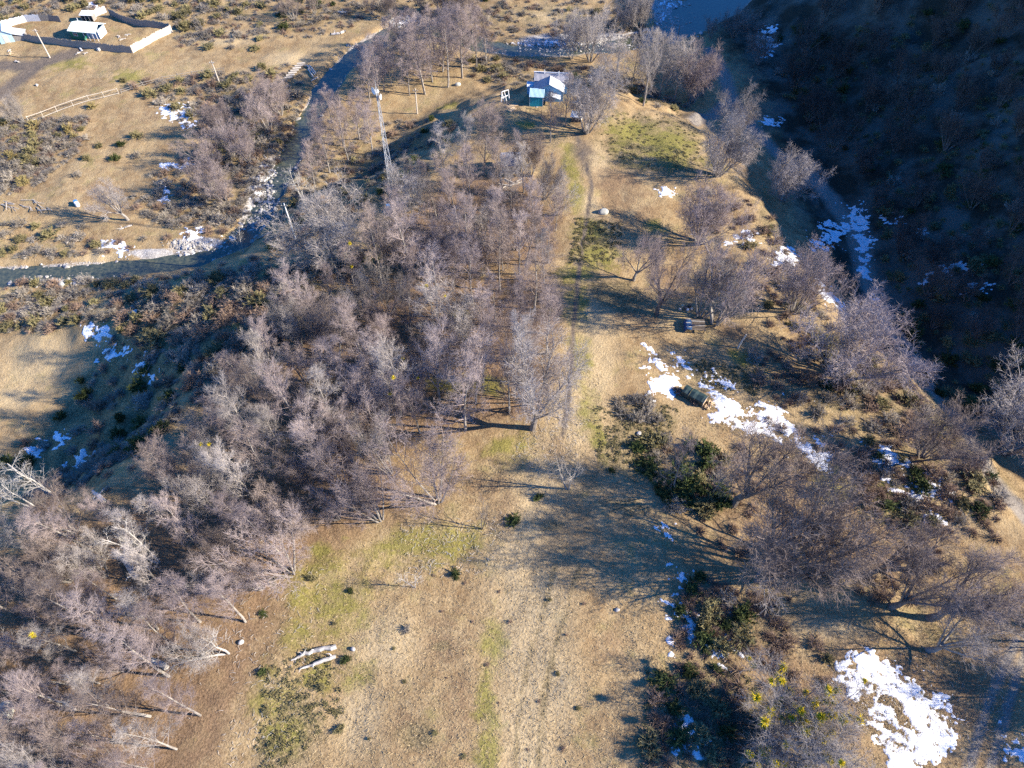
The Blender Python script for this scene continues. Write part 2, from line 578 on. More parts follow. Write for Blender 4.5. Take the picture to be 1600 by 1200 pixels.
WOOD_UP = [(660, 300), (740, 262), (830, 275), (880, 350), (866, 420), (760, 430), (640, 430), (580, 420), (610, 350)]
WOOD_MID = [(580, 425), (862, 425), (862, 520), (852, 600), (825, 655), (760, 672), (640, 700), (540, 720), (430, 700), (330, 720), (400, 590), (480, 500)]
WOOD_LOW = [(320, 725), (430, 705), (560, 725), (640, 745), (610, 800), (540, 820), (450, 880), (380, 985), (330, 1080), (300, 1190), (200, 1290), (-30, 1290), (-130, 1000), (10, 880), (160, 810), (250, 760)]
zone(litterM, WOOD_UP, 4, .9); zone(litterM, WOOD_MID, 4, .95); zone(litterM, [(300, 730), (560, 715), (640, 745), (640, 800), (560, 840), (470, 900), (420, 1000), (390, 1090), (340, 1210), (200, 1300), (-60, 1300), (-160, 900), (160, 800)], 5, .95)
zone(litterM, [(920, 300), (1040, 280), (1030, 330), (950, 340)], 4, .55)
zone(litterM, [(1060, 720), (1300, 690), (1500, 860), (1420, 960), (1100, 860)], 5, .6)
zone(litterM, [(1120, 980), (1600, 980), (1600, 1200), (1150, 1200)], 5, .62)
zone(litterM, [(890, 190), (940, 190), (930, 260), (885, 270)], 3, .6)
for b in ((440, 1085, 34, 28), (520, 945, 60, 45), (500, 1060, 30, 24), (640, 850, 60, 26), (690, 840, 90, 24), (780, 700, 22, 16), (765, 600, 30, 20), (720, 600, 60, 18), (760, 1180, 24, 50), (755, 1090, 16, 50),
          (910, 560, 20, 40), (900, 430, 34, 20), (930, 400, 40, 24), (920, 360, 36, 20), (900, 300, 14, 40), (890, 250, 14, 30), (985, 205, 40, 24), (1040, 225, 60, 30), (1025, 355, 20, 12), (1300, 760, 40, 40), (1390, 780, 40, 30),
          (580, 405, 26, 10), (485, 440, 26, 8), (720, 490, 20, 8), (500, 860, 20, 14), (470, 930, 30, 20), (440, 1150, 40, 30), (935, 680, 14, 40), (200, 120, 30, 10), (100, 100, 40, 10), (820, 195, 20, 6), (700, 165, 20, 10), (1160, 560, 30, 14)):
    blob(mossM, *b)
for b in ((990, 690, 60, 55), (1010, 655, 50, 30), (960, 720, 30, 26), (1080, 760, 60, 40), (1000, 225, 75, 34), (1060, 215, 50, 26), (930, 380, 34, 30), (960, 460, 50, 30), (1130, 590, 70, 26), (1400, 770, 60, 36), (860, 480, 20, 10),
          (1120, 1080, 60, 60), (1100, 960, 40, 50), (1200, 1130, 90, 60), (980, 790, 40, 14), (600, 260, 60, 40), (560, 300, 80, 40), (660, 220, 70, 30), (470, 1140, 40, 60), (430, 1170, 40, 40), (690, 1010, 16, 8), (650, 1150, 40, 22), (860, 820, 26, 12)):
    blob(heathM, *b)
for p in ([(0, 470), (450, 410), (640, 330), (660, 300), (560, 420), (420, 520), (250, 690), (60, 820), (-60, 820), (120, 690), (200, 600), (150, 540), (0, 520)],
          [(0, 170), (120, 190), (90, 260), (0, 330)], [(230, 150), (470, 100), (470, 250), (380, 360), (250, 340), (300, 220)], [(0, 0), (420, 0), (420, 40), (240, 30), (150, 15), (0, 40)],
          [(400, 0), (1020, 0), (1010, 40), (760, 60), (600, 60), (420, 50)], [(760, 90), (1080, 90), (1100, 180), (960, 145), (780, 150)], [(500, 190), (760, 190), (650, 280), (480, 330)]):
    zone(heathM, p, 5, .62)
zone(heathM, [(190, 500), (440, 420), (560, 415), (450, 500), (330, 600), (150, 780), (20, 830), (0, 700), (120, 600)], 4, .85)
zone(heathM, [(1180, 560), (1420, 600), (1560, 760), (1480, 830), (1330, 720), (1150, 640)], 4, .6)
for p in ([(0, 150), (40, 118), (60, 100), (110, 85), (130, 70)], [(0, 103), (50, 105)]):
    line(dirtM, p, 2.2)
line(dirtM, [(900, 210), (925, 290), (915, 350), (905, 420), (895, 520), (888, 620), (880, 680)], .42, .85)
line(dirtM, [(620, 295), (660, 245), (700, 210), (725, 170), (770, 150), (800, 130)], .45, .75)
line(dirtM, [(640, 300), (672, 252), (712, 215), (737, 180), (780, 160)], .4, .7)
blob(dirtM, 910, 235, 22, 24, .62)
blob(litterM, 960, 285, 60, 30, .6)
for p in ([(1110, 80), (1133, 120), (1142, 155), (1120, 175), (1085, 188)], [(1142, 155), (1180, 205), (1215, 240), (1262, 272), (1300, 312), (1336, 362), (1352, 430), (1372, 480), (1430, 570), (1490, 650), (1545, 735), (1590, 795), (1650, 860), (1720, 960)]):
    line(trackM, p, 1.6)
line(trackM, [(1510, 1210), (1535, 1130), (1560, 1060), (1590, 1000)], .5, .9)
line(trackM, [(1545, 1210), (1568, 1130), (1588, 1060), (1610, 1000)], .5, .9)
line(trackM, [(0, 490), (50, 483), (100, 474)], 1.0)
for b in ((840, 950, 60, 70), (860, 1060, 50, 90), (830, 1150, 50, 70), (800, 860, 40, 40), (900, 650, 26, 70), (930, 250, 26, 40), (920, 320, 20, 30), (600, 1000, 60, 50), (60, 560, 70, 40), (30, 620, 50, 20), (150, 400, 40, 10), (1130, 1000, 30, 20), (1290, 985, 70, 20),
          (940, 590, 24, 30), (560, 1120, 40, 60), (350, 60, 60, 12), (860, 25, 60, 14), (450, 90, 40, 10)):
    blob(strawM, *b)
for b in ((700, 1000, 60, 60), (720, 1110, 50, 70), (760, 760, 40, 40), (960, 1010, 40, 40), (640, 1140, 50, 40), (870, 700, 30, 40), (790, 800, 30, 60), (1150, 520, 50, 20), (1000, 500, 60, 20), (1040, 430, 40, 30), (1120, 1150, 80, 40), (150, 300, 60, 20), (230, 180, 40, 12), (180, 330, 50, 12), (1000, 330, 30, 20)):
    blob(litterM, *b, .5)
line(strawM, [(830, 1200), (820, 1080), (805, 960), (800, 870), (840, 760), (890, 660), (930, 560), (925, 480)], 3.6, 1.0)
zone(heathM, [(945, 160), (1100, 205), (1170, 290), (1040, 285), (940, 262)], 3, .8)
zone(mossM, [(945, 165), (1090, 205), (1140, 270), (1040, 275), (940, 255)], 3, .62)
for b in ((500, 900, 70, 40), (540, 970, 60, 40), (600, 870, 70, 30), (770, 1000, 26, 60), (760, 1130, 30, 70), (470, 990, 40, 30), (430, 1080, 50, 50), (900, 470, 24, 40), (905, 560, 26, 60), (920, 640, 22, 40), (895, 270, 18, 50), (800, 700, 40, 30), (690, 870, 60, 24), (560, 1060, 40, 30)):
    blob(mossM, *b, .8)
line(heathM, [(905, 880), (885, 960), (868, 1010), (850, 1090), (840, 1200)], .5, .9)
line(heathM, [(868, 880), (848, 960), (832, 1010), (814, 1090), (804, 1200)], .45, .8)
zone(heathM, [(1160, 290), (1210, 330), (1300, 500), (1440, 610), (1600, 760), (1600, 830), (1420, 680), (1260, 560), (1190, 420)], 3, .75)
zone(litterM, [(1180, 330), (1300, 500), (1440, 610), (1560, 740), (1500, 790), (1400, 680), (1230, 560)], 4, .6)
RD = river_d(XX, YY)
gravM = np.maximum(gravM, .55 * (1 - sstep(.0, 1.1, RD)))
for b in ((415, 300, 26, 45), (395, 345, 16, 18), (320, 385, 50, 10), (870, 75, 60, 16), (950, 68, 40, 10), (635, 36, 26, 8), (1050, 35, 30, 22), (1040, 10, 24, 10), (240, 395, 40, 5)):
    blob(gravM, *b)
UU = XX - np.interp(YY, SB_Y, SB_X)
hillShadeM = np.clip(UU / 22 - .2, 0, 1)  # where the hill's shade is put into the ground colour, past the shade line

verts = np.column_stack([XX.ravel(), YY.ravel(), ZZ.ravel()])
nx, ny = len(GX), len(GY)
ii = np.arange(nx * ny).reshape(ny, nx)
quads = np.column_stack([ii[:-1, :-1].ravel(), ii[:-1, 1:].ravel(), ii[1:, 1:].ravel(), ii[1:, :-1].ravel()])
gm = bpy.data.meshes.new('ground')
gm.vertices.add(len(verts)); gm.vertices.foreach_set('co', verts.ravel())
gm.loops.add(quads.size); gm.loops.foreach_set('vertex_index', quads.ravel())
gm.polygons.add(len(quads)); gm.polygons.foreach_set('loop_start', np.arange(len(quads)) * 4); gm.polygons.foreach_set('loop_total', np.full(len(quads), 4))
gm.polygons.foreach_set('use_smooth', np.ones(len(quads), bool))
gm.update()
for nm, ch in (('cover_a', (litterM, mossM, dirtM, gravM)), ('cover_b', (heathM, strawM, hillShadeM, trackM))):
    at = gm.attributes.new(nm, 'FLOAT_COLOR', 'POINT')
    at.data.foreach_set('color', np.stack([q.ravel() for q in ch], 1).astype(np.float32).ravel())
gm.materials.append(M['ground'])
ground = tag(obj('ground', gm), 'grassy terrace, scrubby valley floor and shaded hillside', None, None, 'structure')

# ------------------------------------------------------------------ river water: a strip lying in the carved bed
a = Acc()
dense = []
for i in range(len(RIV) - 1):
    for t in np.linspace(0, 1, 8, endpoint=False):
        dense.append((RIV[i] * (1 - t) + RIV[i + 1] * t, RW[i] * (1 - t) + RW[i + 1] * t))
for i, (p, w) in enumerate(dense):
    q0 = dense[max(i - 2, 0)][0]; q1 = dense[min(i + 2, len(dense) - 1)][0]
    d = (q1 - q0) / np.linalg.norm(q1 - q0)
    for s_ in (-1, 1):
        a.v.append((p[0] - d[1] * s_ * (w + 2.4), p[1] + d[0] * s_ * (w + 2.4), LOW - .62))
for i in range(len(dense) - 1):
    a.f.append((2 * i, 2 * i + 1, 2 * i + 3, 2 * i + 2))
tag(part('river', a, M['water'], None), 'shallow mountain river winding through the valley', None, None, 'structure')

# ------------------------------------------------------------------ trees: a few grown meshes of each kind, copied
def grow(acc_t, acc_c, rng, p, d, L, r, lvl, P):
    """one branch and, recursively, what grows on it; P holds the rules for each level"""
    rule = P[lvl]
    k_ = rule['seg']
    pts = [p]; rad = [r]
    dd = Vector(d)
    q = Vector(p)
    for i in range(k_):
        dd = (dd + Vector((rng.gauss(0, rule['bend']), rng.gauss(0, rule['bend']), rng.gauss(0, rule['bend']) + rule['up']))).normalized()
        q = q + dd * (L / k_)
        pts.append(tuple(q)); rad.append(r * (1 - (1 - rule['tip']) * (i + 1) / k_))
    if lvl == len(P) - 1:
        acc_c.needle(pts[0], pts[-1], r)
        return
    (acc_t if lvl <= P[0]['wood'] else acc_c).tube(pts, rad, rule['n'], False)
    nxt = P[lvl + 1]
    n = rule['kids']
    for i in range(n):
        t = rule['t0'] + (1 - rule['t0']) * (i + rng.random()) / n
        t = min(t, .995)
        f = t * k_; a_ = int(f); f -= a_
        A_ = Vector(pts[a_]); B_ = Vector(pts[a_ + 1])
        pos = A_.lerp(B_, f)
        ax = (B_ - A_).normalized()
        u, w = frame(ax)
        ph = i * 2.4 + rng.random() * 1.3
        side = Vector(u) * math.cos(ph) + Vector(w) * math.sin(ph)
        ang = math.radians(nxt['ang'] * rng.uniform(.7, 1.3) * (1 - nxt.get('close', 0) * t))
        nd = ax * math.cos(ang) + side * math.sin(ang)
        ll = L * nxt['len'] * rng.uniform(.7, 1.25) * (1 - nxt.get('taper', .5) * t)
        grow(acc_t, acc_c, rng, tuple(pos), nd, max(ll, nxt.get('min', .3)), max(nxt['r'] * r * (1 - .5 * t), nxt.get('rmin', .01)), lvl + 1, P)


TW = .0100
SLENDER = [dict(seg=7, bend=.045, up=.03, tip=.12, n=6, kids=17, t0=.19, wood=0),
           dict(seg=4, bend=.09, up=.08, tip=.25, n=4, kids=6, t0=.2, ang=44, len=.35, taper=.6, r=.40, rmin=.028, close=.3, min=1.0),
           dict(seg=3, bend=.12, up=.06, tip=.35, n=3, kids=6, t0=.15, ang=40, len=.5, taper=.45, r=.5, rmin=.017, min=.7),
           dict(seg=2, bend=.12, up=.05, tip=.5, n=3, kids=6, t0=.1, ang=40, len=.62, taper=.4, r=.6, rmin=.012, min=.55),
           dict(seg=1, bend=.1, up=.05, tip=0, n=3, ang=42, len=.75, taper=.2, r=.7, rmin=TW, min=.5)]
STEM = [dict(seg=6, bend=.05, up=.05, tip=.15, n=5, kids=8, t0=.26, wood=0),
        dict(seg=4, bend=.08, up=.06, tip=.25, n=4, kids=6, t0=.2, ang=32, len=.44, taper=.45, r=.5, rmin=.026, min=1.0),
        dict(seg=3, bend=.12, up=.04, tip=.35, n=3, kids=5, t0=.15, ang=40, len=.55, taper=.4, r=.5, rmin=.016, min=.8),
        dict(seg=2, bend=.13, up=.03, tip=.5, n=3, kids=5, t0=.1, ang=42, len=.6, taper=.35, r=.6, rmin=.012, min=.6),
        dict(seg=1, bend=.1, up=.03, tip=0, n=3, ang=42, len=.75, taper=.2, r=.7, rmin=TW, min=.5)]
DEAD = [dict(seg=6, bend=.09, up=.02, tip=.3, n=6, kids=12, t0=.3, wood=2),
        dict(seg=4, bend=.16, up=.03, tip=.3, n=4, kids=6, t0=.3, ang=50, len=.42, taper=.5, r=.42, rmin=.03, min=.9),
        dict(seg=3, bend=.18, up=.03, tip=.3, n=3, kids=5, t0=.3, ang=46, len=.5, taper=.4, r=.5, rmin=.018, min=.6),
        dict(seg=1, bend=.15, up=.0, tip=0, n=3, ang=45, len=.6, taper=.2, r=.7, rmin=.014, min=.4)]


def tree_meshes(kind, seed):
    rng = random.Random(seed)
    T, C = Acc(), Acc()
    if kind == 'slender':
        h = 14.0
        grow(T, C, rng, (0, 0, -.4), (rng.gauss(0, .04), rng.gauss(0, .04), 1), h - 1, rng.uniform(.13, .19), 0, SLENDER)
    elif kind == 'spreading':
        ns = 13 if seed >= 206 else rng.randint(6, 9); a0 = rng.random() * 6.28
        for i in range(ns):
            az = a0 + i * 6.28 / ns + rng.uniform(-.4, .4)
            tl = math.radians(rng.uniform(6, 40))
            grow(T, C, rng, (.22 * math.cos(az), .22 * math.sin(az), -.4), (math.sin(tl) * math.cos(az), math.sin(tl) * math.sin(az), math.cos(tl)), rng.uniform(6.4, 8.6), rng.uniform(.09, .17), 0, STEM)
    elif kind == 'forked':
        tr = [(0, 0, -.4), (rng.gauss(0, .1), rng.gauss(0, .1), .9), (rng.gauss(0, .15), rng.gauss(0, .15), 2.1)]
        T.tube(tr, (.40, .30, .26), 8)
        ns = rng.randint(4, 6); a0 = rng.random() * 6.28
        for i in range(ns):
            az = a0 + i * 6.28 / ns + rng.uniform(-.4, .4)
            tl = math.radians(rng.uniform(12, 48))
            grow(T, C, rng, (tr[2][0] + .08 * math.cos(az), tr[2][1] + .08 * math.sin(az), rng.uniform(1.5, 2.0)), (math.sin(tl) * math.cos(az), math.sin(tl) * math.sin(az), math.cos(tl)), rng.uniform(5.6, 7.6), rng.uniform(.13, .20), 0, STEM)
    else:
        for i in range(rng.choice((1, 2))):
            grow(T, C, rng, (.2 * i, 0, -.4), (rng.gauss(0, .15) + .3 * i, rng.gauss(0, .15), 1), 9, .17, 0, DEAD)
    top = max(v[2] for v in C.v)
    return T.mesh(kind + '_trunk', M['bark']), C.mesh(kind + '_crown', M['twig']), top


TREES = {'slender': [tree_meshes('slender', 100 + i) for i in range(6)],
         'spreading': [tree_meshes('spreading', 200 + i) for i in range(8)],
         'forked': [tree_meshes('forked', 400 + i) for i in range(4)],
         'dead': [tree_meshes('dead', 300 + i) for i in range(3)]}
RT = random.Random(7)
NAMES = {'slender': 'bare_tree', 'spreading': 'spreading_tree', 'forked': 'forked_tree', 'dead': 'dead_tree'}
ALLTREES = []


def tree(px, py, hp, kind, label, group=None, bark='bark', twig='twig', lean=(0, 0), wide=1.0, var=None):
    p = W(px, py)
    hgt = hp / ppm(p)[1]
    return tree_at(p, hgt, kind, label, group, bark, twig, lean, wide, var)


def tree_at(p, hgt, kind, label, group=None, bark='bark', twig='twig', lean=(0, 0), wide=1.0, var=None):
    tm, cm, top = TREES[kind][var if var is not None else RT.randrange(min(6, len(TREES[kind])))]
    s_ = hgt / top
    root = empty(NAMES[kind], (p[0], p[1], p[2]))
    root.rotation_euler = (math.radians(lean[1]) + RT.gauss(0, .03), math.radians(lean[0]) + RT.gauss(0, .03), 0)
    rz = RT.random() * 6.28
    for nm, me, mt in (('trunk', tm, bark), ('crown', cm, twig)):
        o = obj(nm, me, root, (0, 0, 0), (0, 0, rz), (s_ * wide, s_ * wide, s_))
        o.material_slots[0].link = 'OBJECT'
        o.material_slots[0].material = M[mt]
    tag(root, label, 'tree', group)
    ALLTREES.append((p[0], p[1]))
    return root


def in_poly(x, y, poly):
    r = False
    j = len(poly) - 1
    for i in range(len(poly)):
        a_, b_ = poly[i], poly[j]
        if (a_[1] > y) != (b_[1] > y) and x < (b_[0] - a_[0]) * (y - a_[1]) / (b_[1] - a_[1]) + a_[0]:
            r = not r
        j = i
    return r


ORD = ('first second third fourth fifth sixth seventh eighth ninth tenth eleventh twelfth').split()


def rank_labels(items, noun, place):
    """items: (px, py, object, look). Each gets a label by its look and its place within the stand or thicket"""
    xs = [q[0] for q in items]; ys = [q[1] for q in items]
    n = len(items)
    nxc = 1 if n <= 7 else (2 if n <= 16 else 3)
    nyc = 1 if n <= 12 else (2 if n <= 30 else 3)
    if n > 60:
        nxc, nyc = 3, 4
    bx = [sorted(xs)[min(n - 1, int(n * (i + 1) / nxc))] for i in range(nxc - 1)]
    cells = {}
    for q in items:
        cx = sum(q[0] >= b_ for b_ in bx)
        cells.setdefault(cx, []).append(q)
    HN = {1: ('',), 2: ('left', 'right'), 3: ('left', 'middle', 'right')}[nxc]
    VN = {1: ('',), 2: ('upper', 'lower'), 3: ('upper', 'central', 'lower'), 4: ('top', 'upper', 'lower', 'bottom')}[nyc]
    for cx, col in cells.items():
        col.sort(key=lambda q: q[1])
        for r in range(nyc):
            sub = sorted(col[len(col) * r // nyc: len(col) * (r + 1) // nyc], key=lambda q: q[0])
            wh = (VN[r] + ' ' + HN[cx]).strip()
            for i, (_, _, o, look) in enumerate(sub):
                od = ORD[i] if i < len(ORD) else 'last'
                o['label'] = ('%s %s, %s from left, %s%s' % (look, noun, od, (wh + ' of ') if wh else 'in ', place)).strip()


def scatter(poly, dist, n, rng, world=None):
    """random spots in a polygon given in photo pixels, at least dist apart"""
    xs = [q[0] for q in poly]; ys = [q[1] for q in poly]
    out = []
    for _ in range(n * 40):
        x, y = rng.uniform(min(xs), max(xs)), rng.uniform(min(ys), max(ys))
        if not in_poly(x, y, poly):
            continue
        if all((x - a_) ** 2 + ((y - b_) * 1.25) ** 2 > dist * dist for a_, b_ in out):
            out.append((x, y))
            if len(out) >= n:
                break
    return out


# single trees that can be told apart ------------------------------------------------
SINGLE = [
    (917, 207, 97, 'spreading', 'tall many-stemmed bare tree standing just in front of the white-roofed hutch', 'bark', 'twig_grey', (0, 0), .85),
    (860, 223, 74, 'slender', 'bare tree on the dirt below the teal house, its shadow streaking left', 'bark', 'twig', (2, 0), 1.1),
    (884, 197, 80, 'slender', 'dark bare tree between the teal house and the white-roofed hutch', 'bark_dark', 'twig', (0, 0), .9),
    (769, 207, 50, 'spreading', 'low bare tree on the slope left of the shaded ground below the teal house', 'bark', 'twig', (-3, 0), .8),
    (1122, 274, 92, 'spreading', 'grey wide-crowned tree at the lip of the olive heath by the dark gully', 'bark', 'twig_grey', (6, 0), 1.0),
    (1148, 226, 82, 'spreading', 'pale-topped tree just behind the grey wide-crowned tree at the gully lip', 'bark', 'twig_grey', (5, 0), .8),
    (1222, 314, 80, 'spreading', 'round sunlit tree standing out against the dark gully below the shaded track', 'bark', 'twig_grey', (2, 0), .95),
    (1092, 380, 92, 'spreading', 'mauve round-crowned tree above the snow patch at the gully edge', 'bark', 'twig', (2, 0), 1.0),
    (990, 438, 74, 'forked', 'small fan-shaped tree alone on the grass beside the footpath', 'bark', 'twig', (2, 0), .75),
    (1026, 492, 118, 'forked', 'tall dark-stemmed tree left of the tawny clearing, long shadow to the path', 'bark_dark', 'twig', (2, 0), .62),
    (1094, 496, 108, 'spreading', 'leaning pale-stemmed tree right behind the blue-covered bench', 'bark', 'twig_grey', (9, 0), .6),
    (1118, 506, 124, 'spreading', 'broad tree leaning out to the right of the blue-covered bench', 'bark', 'twig', (12, 0), .95),
    (1240, 488, 106, 'spreading', 'bushy bare tree with blue shaded snow patches around its crown', 'bark', 'twig', (2, 0), .8),
    (1312, 590, 120, 'spreading', 'big domed tree with radiating stems at the edge of the dark gully', 'bark', 'twig', (4, 0), 1.15),
    (1440, 716, 88, 'spreading', 'rounded tree above the snow patches at the border of the dark hillside', 'bark_dark', 'twig_brown', (4, 0), .95),
    (1568, 705, 110, 'spreading', 'grey tree half in shade at the right border of the picture', 'bark', 'twig_grey', (0, 0), 1.1),
    (1146, 790, 104, 'forked', 'fan-shaped dark-trunked tree below the long snow patch, leaning right', 'bark_dark', 'twig_brown', (8, 0), .85),
    (1052, 765, 80, 'slender', 'thin dark sapling rising out of the green thicket', 'bark_dark', 'twig_brown', (2, 0), .9),
    (1222, 890, 138, 'spreading', 'largest fan-shaped tree of the lower right, many fine upright stems', 'bark_dark', 'twig_brown', (7, 0), .9),
    (1350, 900, 84, 'forked', 'leaning tree with one thick dark trunk below the small snow strip', 'bark_dark', 'twig_brown', (20, 4), .85),
    (1392, 948, 98, 'forked', 'tree with several dark limbs leaning right, upper of the pair with long shadows', 'bark_dark', 'twig_brown', (17, 4), .9),
    (1452, 966, 106, 'forked', 'wide tree at far lower right with a long dark trunk shadow, lower of the pair', 'bark_dark', 'twig_brown', (19, 4), .95),
    (1450, 1016, 76, 'forked', 'ragged leaning tree right above the large snow patch in the corner', 'bark', 'twig_grey', (24, 6), 1.05),
    (1180, 905, 66, 'dead', 'grey lichen-covered dead tree left of the largest fan-shaped tree', 'twig_grey', 'twig_grey', (6, 0), 1.2),
    (888, 764, 46, 'dead', 'small bare dead tree forked in two at the top of the broad shadow', 'bark', 'bark', (-4, 0), .9),
    (752, 826, 36, 'dead', 'thin crooked dead sapling on the grass between the wood and the footpath', 'bark_dark', 'bark_dark', (0, 0), .7),
    (648, 918, 24, 'dead', 'short bleached dead snag on the open grass', 'deadwood', 'deadwood', (-6, 0), .7),
    (832, 670, 118, 'forked', 'dark-limbed tree leaning right at the corner of the wood by the footpath', 'bark_dark', 'twig_grey', (7, 0), .75),
    (685, 782, 112, 'spreading', 'many-stemmed tree at the lower tip of the central wood', 'bark', 'twig', (1, 0), .66),
    (594, 812, 92, 'spreading', 'pale-stemmed tree fanning out left of the tree at the wood tip', 'bark', 'twig', (-5, 0), .72),
    (456, 896, 74, 'spreading', 'small pale-stemmed tree on the brown litter at the wood edge', 'bark', 'twig', (-6, 0), .8),
    (200, 344, 66, 'forked', 'lone leaning tree on the valley meadow with a long dark shadow', 'bark', 'twig_grey', (-16, 0), .9),
    (38, 192, 46, 'spreading', 'small grey tree at the near end of the rail fence', 'bark', 'twig_grey', (-8, 0), .8),
    (530, 418, 116, 'spreading', 'large pale many-stemmed tree below the river bend', 'bark', 'twig_grey', (-3, 0), 1.0),
    (381, 394, 40, 'dead', 'thin dead tree on the river bank beside the dark pool', 'deadwood', 'deadwood', (-6, 0), .6),
    (478, 318, 56, 'dead', 'white dead tree standing over the river bend', 'deadwood', 'deadwood', (-4, 0), .9),
    (84, 776, 62, 'dead', 'bleached dead tree with splayed white limbs in the blue shade', 'deadwood', 'deadwood', (-24, 4), 1.1),
    (55, 792, 58, 'dead', 'stubby white dead branches sticking up at the left border', 'deadwood', 'deadwood', (-20, 0), .8),
    (247, 880, 62, 'dead', 'pale broken dead trunk leaning left inside the lower wood', 'deadwood', 'deadwood', (-16, 0), .8),
    (356, 1022, 42, 'dead', 'bleached tangled dead tree leaning over at the edge of the lower wood', 'deadwood', 'deadwood', (-30, 6), 1.2),
    (62, 1010, 50, 'dead', 'white dead branches at the left border of the lower wood', 'deadwood', 'deadwood', (-25, 0), .9),
    (1260, 1196, 56, 'spreading', 'grey low twiggy tree at the bottom beside the mistletoe tree', 'bark', 'twig_grey', (4, 0), 1.3),
]
for (px, py, hp, kd, lb, bk, tw, ln, wd) in SINGLE:
    tree(px, py, hp, kd, lb, None, bk, tw, ln, wd, (6 + px % 2) if (px, py) in ((1312, 590), (1222, 890), (1240, 488), (917, 207), (1122, 274), (1092, 380), (1222, 314), (530, 418)) else None)

# small stands whose members look alike ----------------------------------------------
STANDS = [
    ([(578, 160, 78), (590, 152, 88), (612, 134, 74), (640, 149, 88), (656, 124, 92), (664, 147, 98), (700, 136, 108), (692, 112, 92), (722, 104, 88), (745, 108, 84), (760, 97, 74), (722, 122, 100), (680, 92, 74), (612, 104, 68),
      (642, 97, 74), (600, 142, 80), (572, 132, 62), (706, 80, 66), (738, 76, 66), (652, 80, 58), (622, 80, 58), (676, 128, 90), (630, 118, 80)], 'slender', 'the stand inside the river bend', 'twig', 1.25),
    ([(508, 242, 72), (545, 253, 86), (582, 242, 76), (562, 218, 74), (522, 204, 66), (536, 228, 80), (572, 205, 66), (496, 222, 60), (492, 292, 72), (515, 270, 70)], 'slender', 'the trees between river and lattice mast', 'twig', 1.2),
    ([(1005, 166, 104), (960, 150, 78), (985, 142, 84), (1030, 152, 92), (1052, 160, 88), (940, 132, 62), (1010, 124, 72), (965, 114, 58), (1055, 126, 64), (1015, 148, 88), (1040, 138, 74)], 'slender', 'the clump behind the heath', 'twig_grey', 1.25),
    ([(1080, 162, 84), (1096, 150, 76)], 'spreading', 'the rounded pair by the shaded track', 'twig', .9),
    ([(900, 76, 52), (922, 96, 74), (893, 92, 64), (912, 82, 60), (1000, 52, 56), (985, 40, 50), (975, 48, 48)], 'spreading', 'the trees along the gravel bank', 'twig_grey', .8),
    ([(460, 32, 42), (492, 22, 44), (610, 30, 44), (716, 34, 50), (690, 22, 46), (735, 30, 50), (580, 22, 36), (660, 16, 40)], 'spreading', 'the trees beyond the river, top border', 'twig_brown', .8),
    ([(420, 205, 58), (440, 180, 60), (400, 190, 50), (350, 215, 60), (330, 260, 56), (365, 245, 56), (390, 255, 60), (415, 160, 46), (330, 300, 60), (352, 316, 58)], 'spreading', 'the thicket across the river', 'twig', .8),
    ([(1145, 58, 44), (1185, 100, 50), (1110, 60, 36), (1170, 62, 40)], 'spreading', 'the trees at the dark gully head', 'twig_brown', .9),
]
LOOK = {'twig': 'mauve', 'twig_grey': 'grey', 'twig_brown': 'brown'}
KLOOK = {'slender': 'slender', 'spreading': 'many-stemmed'}
for pts, kd, place, tw, wd in STANDS:
    its = []
    for (px, py, hp) in pts:
        o = tree(px, py, hp, kd, '', place[4:], 'bark', tw, (0, 0), wd * RT.uniform(.9, 1.1))
        its.append((px, py, o, LOOK[tw] + ' ' + KLOOK[kd]))
    rank_labels(its, 'tree', place)

# the woods -----------------------------------------------------------------------------
RW_ = random.Random(21)
for poly, dist, n, hp0, hp1, place, lean in (
        (WOOD_UP, 31, 46, 58, 96, 'the upper wood', 0),
        (WOOD_MID, 39, 76, 66, 114, 'the central wood', -1),
        (WOOD_LOW, 46, 80, 56, 98, 'the lower left wood', -5)):
    its = []
    for (px, py) in scatter(poly, dist, n, RW_):
        kd = 'slender' if RW_.random() < .68 else 'spreading'
        tw = RW_.choice(('twig', 'twig', 'twig_grey', 'twig_brown'))
        o = tree(px, py, RW_.uniform(hp0, hp1) * (1 if kd == 'slender' else .82), kd, '', 'trees of ' + place, 'bark', tw, (lean + RW_.gauss(0, 4), RW_.gauss(0, 3)), RW_.uniform(.95, 1.25) * (1 if kd == 'slender' else .62))
        its.append((px, py, o, LOOK[tw] + ' ' + KLOOK[kd]))
    rank_labels(its, 'tree', place)

# trees on the shaded hillside
RH = random.Random(5)
its = []
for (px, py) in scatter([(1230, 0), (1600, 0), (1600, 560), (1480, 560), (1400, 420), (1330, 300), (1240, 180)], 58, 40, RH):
    o = tree(px, py, RH.uniform(44, 72), 'spreading', '', 'trees on the shaded hillside', 'bark_dark', 'twig_shaded', (-4, 0), .9)
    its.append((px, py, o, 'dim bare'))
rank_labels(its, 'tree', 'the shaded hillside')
# trees standing just outside the right border, whose shadows reach into the picture
for (px, py, hg, od) in ((1700, 1010, 10, 'uppermost'), (1690, 1092, 11, 'second from top'), (1740, 1130, 12, 'third from top'), (1760, 1190, 11, 'lowest')):
    tree_at(W(px, py), hg, 'spreading', od + ' bare tree just beyond the lower right border, its shadow reaching in', 'trees beyond the border', 'bark_dark', 'twig_brown', (8, 0), 1.1)

# the tree hung with yellow mistletoe --------------------------------------------------
mt = tree(1225, 1150, 62, 'spreading', 'grey tree hung with bright yellow mistletoe balls near the bottom', None, 'bark', 'twig_grey', (2, 0), 1.45, 2)
RM = random.Random(3)


